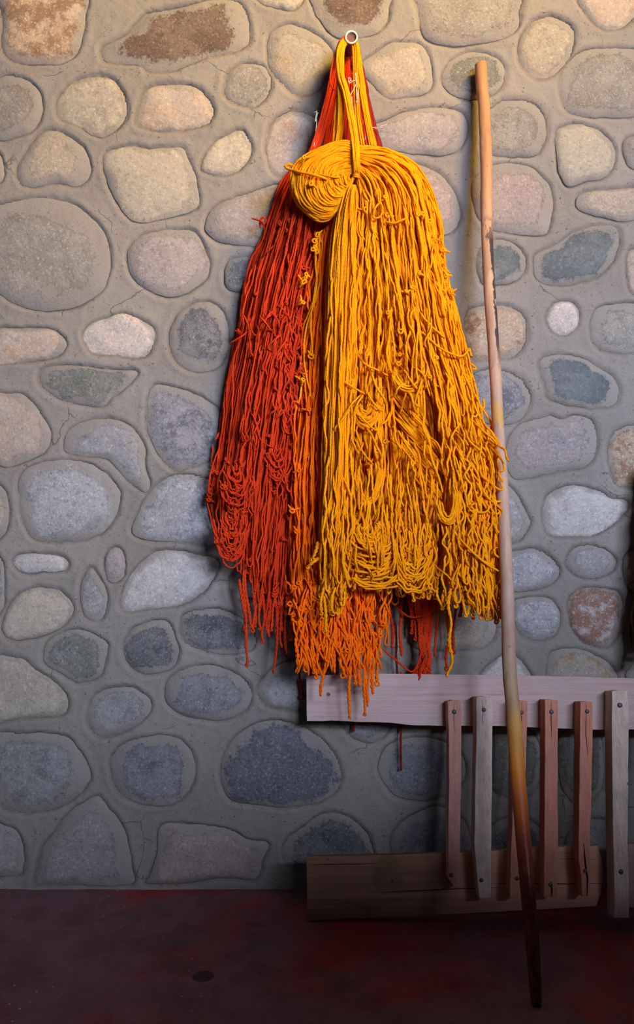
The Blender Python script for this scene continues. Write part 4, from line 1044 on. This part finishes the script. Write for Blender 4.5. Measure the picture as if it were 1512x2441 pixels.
# ------------------------------------------------------------------ long wooden stirring pole leaning on the wall, its lower end soaked in dye
def make_pole_mat():
    t = Tree('peeled_stick_dyed_end'); p = t.coord('Object')
    uv = t.n('ShaderNodeUVMap', {'uv_map': 'UVMap'}).outputs[0]
    sp = t.n('ShaderNodeSeparateXYZ', None, Vector=uv); v = t.math('ADD', sp.outputs[1], t.math('MULTIPLY', t.math('SUBTRACT', t.noise(p, 14.0, 4), .5), .05))
    g = t.noise(t.coord('Object', scale=(70, 70, 5)), 1.0, 6, .65, .6)
    r = t.n('ShaderNodeValToRGB'); t.put(r.inputs[0], v)
    el = r.color_ramp.elements
    stops = [(0, (.50, .225, .085)), (.10, (.52, .25, .10)), (.22, (.56, .33, .17)), (.32, (.50, .31, .19)), (.44, (.52, .33, .23)), (.58, (.52, .35, .25)), (.67, (.42, .285, .20)), (.725, (.42, .285, .14)), (.752, (.66, .33, .06)), (.785, (.72, .24, .014)), (.82, (.56, .12, .008)), (.855, (.32, .035, .005)), (.90, (.14, .012, .004)), (1, (.05, .006, .004))]
    el[0].position, el[0].color = stops[0][0], (*stops[0][1], 1); el[1].position, el[1].color = stops[-1][0], (*stops[-1][1], 1)
    for q, cc in stops[1:-1]:
        e = el.new(q); e.color = (*cc, 1)
    c = t.mix(t.step(g, .35, .7, 0, .42), r.outputs[0], (.28, .13, .06))
    c = t.mix(t.step(t.noise(p, 75.0, 5, .7), .62, .70, 0, .5), c, (.12, .06, .03))
    # patches where the bark came off
    pn = t.noise(t.coord('Object', scale=(9, 9, 2.4)), 3.0, 5, .6, .4)
    c = t.mix(t.math('MULTIPLY', t.step(pn, .54, .58, 0, .55), t.step(v, .62, .5)), c, (.60, .36, .21))
    # black and blue dye smears between a quarter and two fifths of the way down
    zone = t.math('MULTIPLY', t.step(v, .19, .22), t.step(v, .38, .33))
    sm = t.noise(t.coord('Object', (3, 1, 0), (30, 30, 9)), 1.0, 6, .7, .5)
    left = t.step(sp.outputs[0], .50, .16)
    c = t.mix(t.math('MULTIPLY', zone, t.step(t.math('ADD', sm, t.math('MULTIPLY', left, .16)), .56, .60, 0, .92)), c, (.022, .018, .026))
    yb = t.math('MULTIPLY', t.math('MULTIPLY', t.step(v, .412, .420), t.step(v, .446, .436)), t.step(pn, .42, .5))
    c = t.mix(t.math('MULTIPLY', yb, .8), c, (.60, .33, .05))
    gl = t.step(v, .72, .95, .62, .26)
    b = t.bump(g, .35, .0012); b = t.bump(t.noise(p, 28.0, 4), .3, .003, b)
    return t.out(c, gl, b, .3)
M_POLE = make_pole_mat()
PP = [(1146, 152, 12), (1147, 160, 14.2), (1150, 215, 14), (1154, 250, 14), (1157, 320, 13.6), (1158, 340, 14.6), (1160, 420, 14), (1160, 500, 14.6), (1163, 600, 13.6), (1168, 700, 14), (1175, 800, 14), (1182, 900, 14.2), (1187, 1000, 14),
      (1197, 1150, 14.6), (1205, 1300, 15), (1211, 1450, 16), (1215, 1600, 16.6), (1224, 1700, 17.2), (1235, 1850, 18), (1248, 2000, 18), (1261, 2150, 17.2), (1271, 2270, 16), (1279, 2385, 13), (1280, 2397, 8)]
foot_d = D - H * F / (2397 - CY)
ctrl = np.array([(152, .030), (500, .075), (1000, .165), (1500, .265), (2000, .385), (2397, foot_d)])
pth, rad = [], []
fin = catmull(np.array([(a, b, r) for a, b, r in PP], float), 6)
for x, y, r in fin:
    d = float(np.interp(y, ctrl[:, 0], ctrl[:, 1])); pth.append(W(x, y, d)); rad.append(r * (D - d) / F)
pole = thing('wooden_pole', 'long peeled stick leaning on the wall, its lower half stained orange and dark red', 'pole', pth[-1])
sd = 20; V = []; Q = []; UVs = []
P3 = np.array(pth); L = np.concatenate([[0], np.cumsum(np.linalg.norm(np.diff(P3, axis=0), axis=1))]); L /= L[-1]
for i, p in enumerate(P3):
    T = P3[min(i + 1, len(P3) - 1)] - P3[max(i - 1, 0)]; T /= np.linalg.norm(T)
    a = np.cross(T, (0, 1, 0)); a /= np.linalg.norm(a); b = np.cross(T, a)
    for j in range(sd):
        th = j / sd * 2 * math.pi
        k = rad[i] * (1 + .05 * mnoise.noise(Vector((math.cos(th), math.sin(th), L[i] * 34))) + .03 * mnoise.noise(Vector((math.cos(th) * 2, math.sin(th) * 2, L[i] * 90))))
        V.append(p + (a * math.cos(th) + b * math.sin(th)) * k)
for i in range(len(P3) - 1):
    for j in range(sd):
        Q.append((i * sd + j, i * sd + (j + 1) % sd, (i + 1) * sd + (j + 1) % sd, (i + 1) * sd + j))
        f = lambda q: .5 - .5 * math.cos(q / sd * 2 * math.pi)
        UVs += [(f(j), L[i]), (f(j + 1), L[i]), (f(j + 1), L[i + 1]), (f(j), L[i + 1])]
import bmesh
me = grid_mesh('stick', np.array(V), Q, M_POLE, True, UVs)
bm = bmesh.new(); bm.from_mesh(me); bmesh.ops.holes_fill(bm, edges=bm.edges, sides=0); bmesh.ops.recalc_face_normals(bm, faces=bm.faces); bm.to_mesh(me); bm.free()
obj('stick', me, pole)

# ------------------------------------------------------------------ broken wooden rack leaning on the foot of the wall
def wood(name, A, B, dark, stain=None, seed=0, along='x', grain=1.0):
    t = Tree(name); p = t.coord('Object', (seed * 1.7, seed * .9, seed * 2.3))
    sc = (1.6, 60, 60) if along == 'x' else (60, 60, 1.6)
    q = t.coord('Object', (seed, seed * 2, seed * 3), sc)
    g = t.noise(q, 1.6, 7, .65, .7); g2 = t.noise(q, 5.0, 4, .7)
    c = t.mix(t.step(g, .32, .68), A, B)
    c = t.mix(t.step(g2, .50, .76, 0, .38 * grain), c, dark)
    big = t.noise(p, 7.0, 5, .6, .3)
    c = t.mix(t.step(big, .50, .68, 0, .55), c, stain or B)
    kn = t.n('ShaderNodeTexVoronoi', None, Vector=p, Scale=13.0)
    c = t.mix(t.step(kn.outputs['Distance'], .075, .045, 0, .8), c, tuple(v * .3 for v in dark))
    pt = t.noise(p, 200.0, 2)
    c = t.mix(t.step(pt, .70, .75, 0, .5), c, dark)
    b = t.bump(g2, .5 * grain, .0015); b = t.bump(g, .4, .003, b)
    return t.out(c, .85, b, .2)
GREYW, PINKW = (.36, .31, .285), (.37, .255, .225)
M_TOP = wood('weathered_plank', (.56, .43, .38), (.50, .345, .31), (.20, .11, .10), (.50, .42, .36), 1)
M_LOW = wood('stained_plank', (.30, .165, .10), (.19, .105, .06), (.06, .035, .02), (.10, .07, .03), 2)
M_LOWR = wood('pinkish_plank', (.42, .27, .22), (.37, .24, .19), (.12, .06, .05), (.40, .26, .2), 3)
M_S1 = wood('pink_slat', (.66, .34, .25), (.56, .275, .21), (.13, .07, .06), (.40, .24, .2), 4, 'z')
M_S2 = wood('grey_slat', (.72, .58, .47), (.58, .45, .36), (.15, .115, .10), (.38, .33, .28), 5, 'z', 1.4)
M_S3 = wood('reddish_slat', (.64, .27, .17), (.53, .215, .14), (.11, .05, .04), (.36, .19, .14), 6, 'z')
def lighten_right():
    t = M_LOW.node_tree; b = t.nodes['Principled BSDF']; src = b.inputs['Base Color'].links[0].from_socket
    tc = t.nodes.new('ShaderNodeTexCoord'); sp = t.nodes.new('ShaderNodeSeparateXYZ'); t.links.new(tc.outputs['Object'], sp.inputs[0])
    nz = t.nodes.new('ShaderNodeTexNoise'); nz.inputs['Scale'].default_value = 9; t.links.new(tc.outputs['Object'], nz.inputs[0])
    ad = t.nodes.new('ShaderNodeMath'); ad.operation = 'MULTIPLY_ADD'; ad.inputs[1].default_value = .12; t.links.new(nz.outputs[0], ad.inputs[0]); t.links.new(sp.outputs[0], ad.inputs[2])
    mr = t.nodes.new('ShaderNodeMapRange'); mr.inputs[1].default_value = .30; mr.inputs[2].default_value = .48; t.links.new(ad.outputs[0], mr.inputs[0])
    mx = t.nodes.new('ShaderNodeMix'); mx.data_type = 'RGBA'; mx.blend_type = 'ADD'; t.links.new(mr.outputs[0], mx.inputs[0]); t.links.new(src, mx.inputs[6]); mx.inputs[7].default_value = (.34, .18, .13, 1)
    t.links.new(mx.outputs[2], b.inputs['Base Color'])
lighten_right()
def nail_mat():
    t = Tree('rusty_nail'); p = t.coord('Object'); n = t.noise(p, 300.0, 3)
    m = t.out(t.mix(n, (.05, .045, .045), (.13, .10, .095)), .55, t.bump(n, .4, .0006), .5); t.bsdf.inputs['Metallic'].default_value = .5; return m
M_NAIL = nail_mat()
def crack_mat():
    t = Tree('split_in_wood'); return t.out((.012, .008, .007), 1.0)
M_CRACK = crack_mat()

A_top = Vector(W(CX, 1607, .070)); zt = A_top.z; dt = .070
zb = 0.0; db = D - H * F / (2196 - CY)             # foot of the lower plank stands on the floor here
nrm = Vector((0, -(zt - zb), -(db - dt))).normalized()   # out of the leaning plane, towards the room and up
if nrm.y > 0: nrm = -nrm
nrm = Vector((0, -zt, (db - dt))).normalized()
base = Vector((0, -db, 0))
def on_rack(px, py, off=0.0):
    """where the sight line of a photo px meets the leaning front plane moved off metres towards the room"""
    o = Vector((0, -D, H)); r = Vector(((px - CX) / F, 1.0, -(py - CY) / F))
    q = base + nrm * off
    t = (q - o).dot(nrm) / r.dot(nrm)
    return o + r * t
def board(name, pts, off, thick, mat, parent, bevel=.0014, rough=0.0012, seed=0, sub=10):
    """plank or slat: outline on its front face, real thickness behind it"""
    P = []
    m = len(pts)
    for i in range(m):
        a, b = pts[i], pts[(i + 1) % m]
        n = max(1, int(math.hypot(b[0] - a[0], b[1] - a[1]) / 16))
        for j in range(n):
            t = j / n; x, y = a[0] + (b[0] - a[0]) * t, a[1] + (b[1] - a[1]) * t
            if j: 
                x += 1000 * rough * mnoise.noise(Vector((x * .02, y * .02, seed))); y += 1000 * rough * mnoise.noise(Vector((x * .02, y * .02, seed + 5)))
            P.append(on_rack(x, y, off))
    n = len(P); bm = bmesh.new()
    fr = [bm.verts.new(p) for p in P]; bk = [bm.verts.new(p - nrm * thick) for p in P]
    bm.faces.new(fr); bm.faces.new(bk[::-1])
    for i in range(n): bm.faces.new((fr[i], bk[i], bk[(i + 1) % n], fr[(i + 1) % n]))
    bmesh.ops.recalc_face_normals(bm, faces=bm.faces)
    es = [e for e in bm.edges if (e.verts[0] in fr) and (e.verts[1] in fr)]
    bmesh.ops.bevel(bm, geom=es, offset=bevel, segments=2, affect='EDGES', profile=.6)
    me = bpy.data.meshes.new(name); bm.to_mesh(me); bm.free(); me.materials.append(mat)
    return obj(name, me, parent)
def split(pts, off, width, parent):
    """an open crack: a thin dark sliver sunk at the surface of the wood"""
    P = [on_rack(x, y, off) for x, y in pts]; V, Fc = [], []
    for i, p in enumerate(P):
        t = (P[min(i + 1, len(P) - 1)] - P[max(i - 1, 0)]).normalized(); s = t.cross(nrm).normalized()
        k = width * (0.25 if i in (0, len(P) - 1) else 1) * .5
        V += [p + s * k + nrm * .0004, p - s * k + nrm * .0004, p - nrm * .003]
    for i in range(len(P) - 1):
        a, b = i * 3, i * 3 + 3
        Fc += [(a, b, b + 1, a + 1), (a, a + 2, b + 2, b), (a + 1, b + 1, b + 2, a + 2)]
    return obj('split', mesh_from('split', V, Fc, M_CRACK, False), parent)
def nail(px, py, off, r, parent):
    c = on_rack(px, py, off); V, Fc = [], []; s = 14
    u = Vector((1, 0, 0)); v = nrm.cross(u)
    prof = [(1.0, -.0012), (1.05, .0006), (.95, .0014), (.5, .0019), (0.0, .0020)]
    for k, h in prof:
        for j in range(s):
            th = j / s * 2 * math.pi; V.append(c + (u * math.cos(th) + v * math.sin(th)) * r * k + nrm * h)
    for i in range(len(prof) - 1):
        for j in range(s): Fc.append((i * s + j, i * s + (j + 1) % s, (i + 1) * s + (j + 1) % s, (i + 1) * s + j))
    return obj('nail', mesh_from('nail', V, Fc, M_NAIL), parent)

rack = thing('wooden_rack', 'broken rack of upright slats nailed to two planks, leaning on the foot of the wall', 'rack', (0.35, -db, 0))
PT = .020
board('plank', [(730, 1611), (900, 1606), (1100, 1608), (1300, 1611), (1512, 1617), (1660, 1620), (1660, 1742), (1512, 1739), (1425, 1740), (1300, 1735), (1180, 1731), (1060, 1731), (985, 1729), (930, 1723), (850, 1721), (790, 1718), (732, 1719)], 0, PT, M_TOP, rack, seed=1)['label'] = 'pale weathered upper plank'
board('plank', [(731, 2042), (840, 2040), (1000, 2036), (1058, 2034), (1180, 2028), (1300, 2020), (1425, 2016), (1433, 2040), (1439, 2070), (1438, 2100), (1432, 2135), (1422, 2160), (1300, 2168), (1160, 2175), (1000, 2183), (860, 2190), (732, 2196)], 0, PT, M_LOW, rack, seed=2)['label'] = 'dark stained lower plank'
board('plank', [(1488, 2012), (1560, 2010), (1660, 2008), (1660, 2160), (1560, 2162), (1486, 2164)], 0, PT, M_LOWR, rack, seed=3)['label'] = 'short pinkish lower plank at the right end'
for pts, wd in (([(732, 2061), (780, 2060), (850, 2060), (900, 2058)], .0016), ([(880, 2128), (980, 2124), (1080, 2119), (1190, 2116)], .0018), ([(1168, 2106), (1260, 2106), (1360, 2107), (1436, 2105)], .002),
                ([(1325, 2048), (1380, 2047), (1430, 2049)], .0012), ([(1325, 2033), (1375, 2033), (1420, 2032)], .001), ([(1172, 2083), (1195, 2083)], .0012)):
    split(pts, 0, wd, rack)
ST_ = .045
slats = [([(1068, 1672), (1080, 1669), (1098, 1671), (1101, 1690), (1100, 1860), (1097, 2000), (1097, 2114), (1084, 2116), (1070, 2095), (1069, 1980), (1071, 1850), (1070, 1740)], M_S1, (1083, 1697), (1076, 2086), 5.4, 'pale pink slat, first from the left end', -4),
         ([(1136, 1661), (1156, 1660), (1174, 1662), (1175, 1690), (1173, 1900), (1172, 2020), (1170, 2142), (1143, 2142), (1138, 2090), (1131, 2010), (1133, 1900), (1136, 1750)], M_S2, (1154, 1692), (1148, 2098), 5.2, 'wider grey slat, taller than its neighbours', 0),
         ([(1222, 1671), (1240, 1669), (1258, 1672), (1258, 1700), (1255, 1820), (1249, 1950), (1240, 2060), (1238, 2141), (1216, 2141), (1218, 2040), (1222, 1940), (1223, 1800)], M_S3, (1244, 1698), (1233, 2094), 5.0, 'reddish slat half hidden behind the pole', 0),
         ([(1299, 1668), (1316, 1668), (1331, 1670), (1331, 1730), (1330, 1900), (1331, 2020), (1329, 2139), (1297, 2139), (1298, 2010), (1299, 1900), (1300, 1750)], M_S3, (1315, 1697), (1313, 2109), 5.4, 'reddish slat with a long split', 0),
         ([(1384, 1673), (1400, 1672), (1413, 1674), (1414, 1740), (1411, 1900), (1407, 2020), (1409, 2080), (1405, 2137), (1388, 2137), (1386, 2090), (1380, 2050), (1381, 1900), (1383, 1760)], M_S3, (1400, 1696), (1396, 2076), 5.2, 'crooked reddish slat with a deep split', 0),
         ([(1459, 1648), (1475, 1645), (1496, 1647), (1500, 1700), (1499, 1850), (1497, 2000), (1500, 2100), (1500, 2188), (1465, 2188), (1464, 2080), (1461, 1900), (1459, 1740)], M_S2, (1478, 1681), (1481, 2078), 6.0, 'thick grey slat at the right, longer than the rest', 4),
         ([(1560, 1665), (1595, 1666), (1594, 1900), (1592, 2140), (1560, 2140), (1561, 1900)], M_S3, (1577, 1694), (1576, 2100), 5.2, 'reddish slat beyond the thick grey one', 0)]
for k, (pts, mt, n1, n2, nr_, lb, ex) in enumerate(slats):
    th = ST_ + ex * .001
    s = board('slat', pts, th, th, mt, rack, bevel=.002, seed=20 + k); s['label'] = lb
    nail(*n1, th, nr_ * .00088, s)
    nail(*n2, th, nr_ * .00085, s)
    if k == 0: split([(1083, 1672), (1082, 1710), (1084, 1745)], th, .0012, s)
    if k == 2: split([(1245, 1672), (1243, 1730), (1246, 1780)], th, .0014, s)
    if k == 3: split([(1315, 1670), (1314, 1720), (1316, 1760)], th, .0018, s); split([(1314, 2100), (1316, 2120), (1315, 2139)], th, .004, s)
    if k == 4: split([(1398, 1674), (1397, 1750), (1402, 1800)], th, .0018, s); split([(1392, 2010), (1396, 2060), (1401, 2095), (1400, 2137)], th, .004, s)
    if k == 1: split([(1150, 1665), (1152, 1700), (1151, 1730)], th, .001, s)
# dark bundle hanging just past the right edge of the picture
dk = thing('wool_bundle', 'dark brown wool bundle hanging at the very right edge of the photo', 'yarn', W(1545, 1400, .06))
w = Wool(wool_material('brown_wool', (.10, .05, .018), (.07, .035, .015), (.03, .015, .008)), .003, 8)
BG = [[(1550, 1100, .03), (1538, 1250, .05), (1520, 1400, .06), (1502, 1500, .06), (1508, 1572, .05)], [(1540, 1100, .05), (1545, 1250, .09), (1545, 1400, .10), (1545, 1500, .10), (1545, 1580, .09)], [(1548, 1100, .03), (1575, 1250, .05), (1590, 1400, .06), (1590, 1500, .06), (1580, 1572, .05)]]
sheet(w, BG, 6, ((0, 1), (-.01, 1)), hook=.9)
w.build('long_strands', dk)
backing(BG, w.mat, dk)
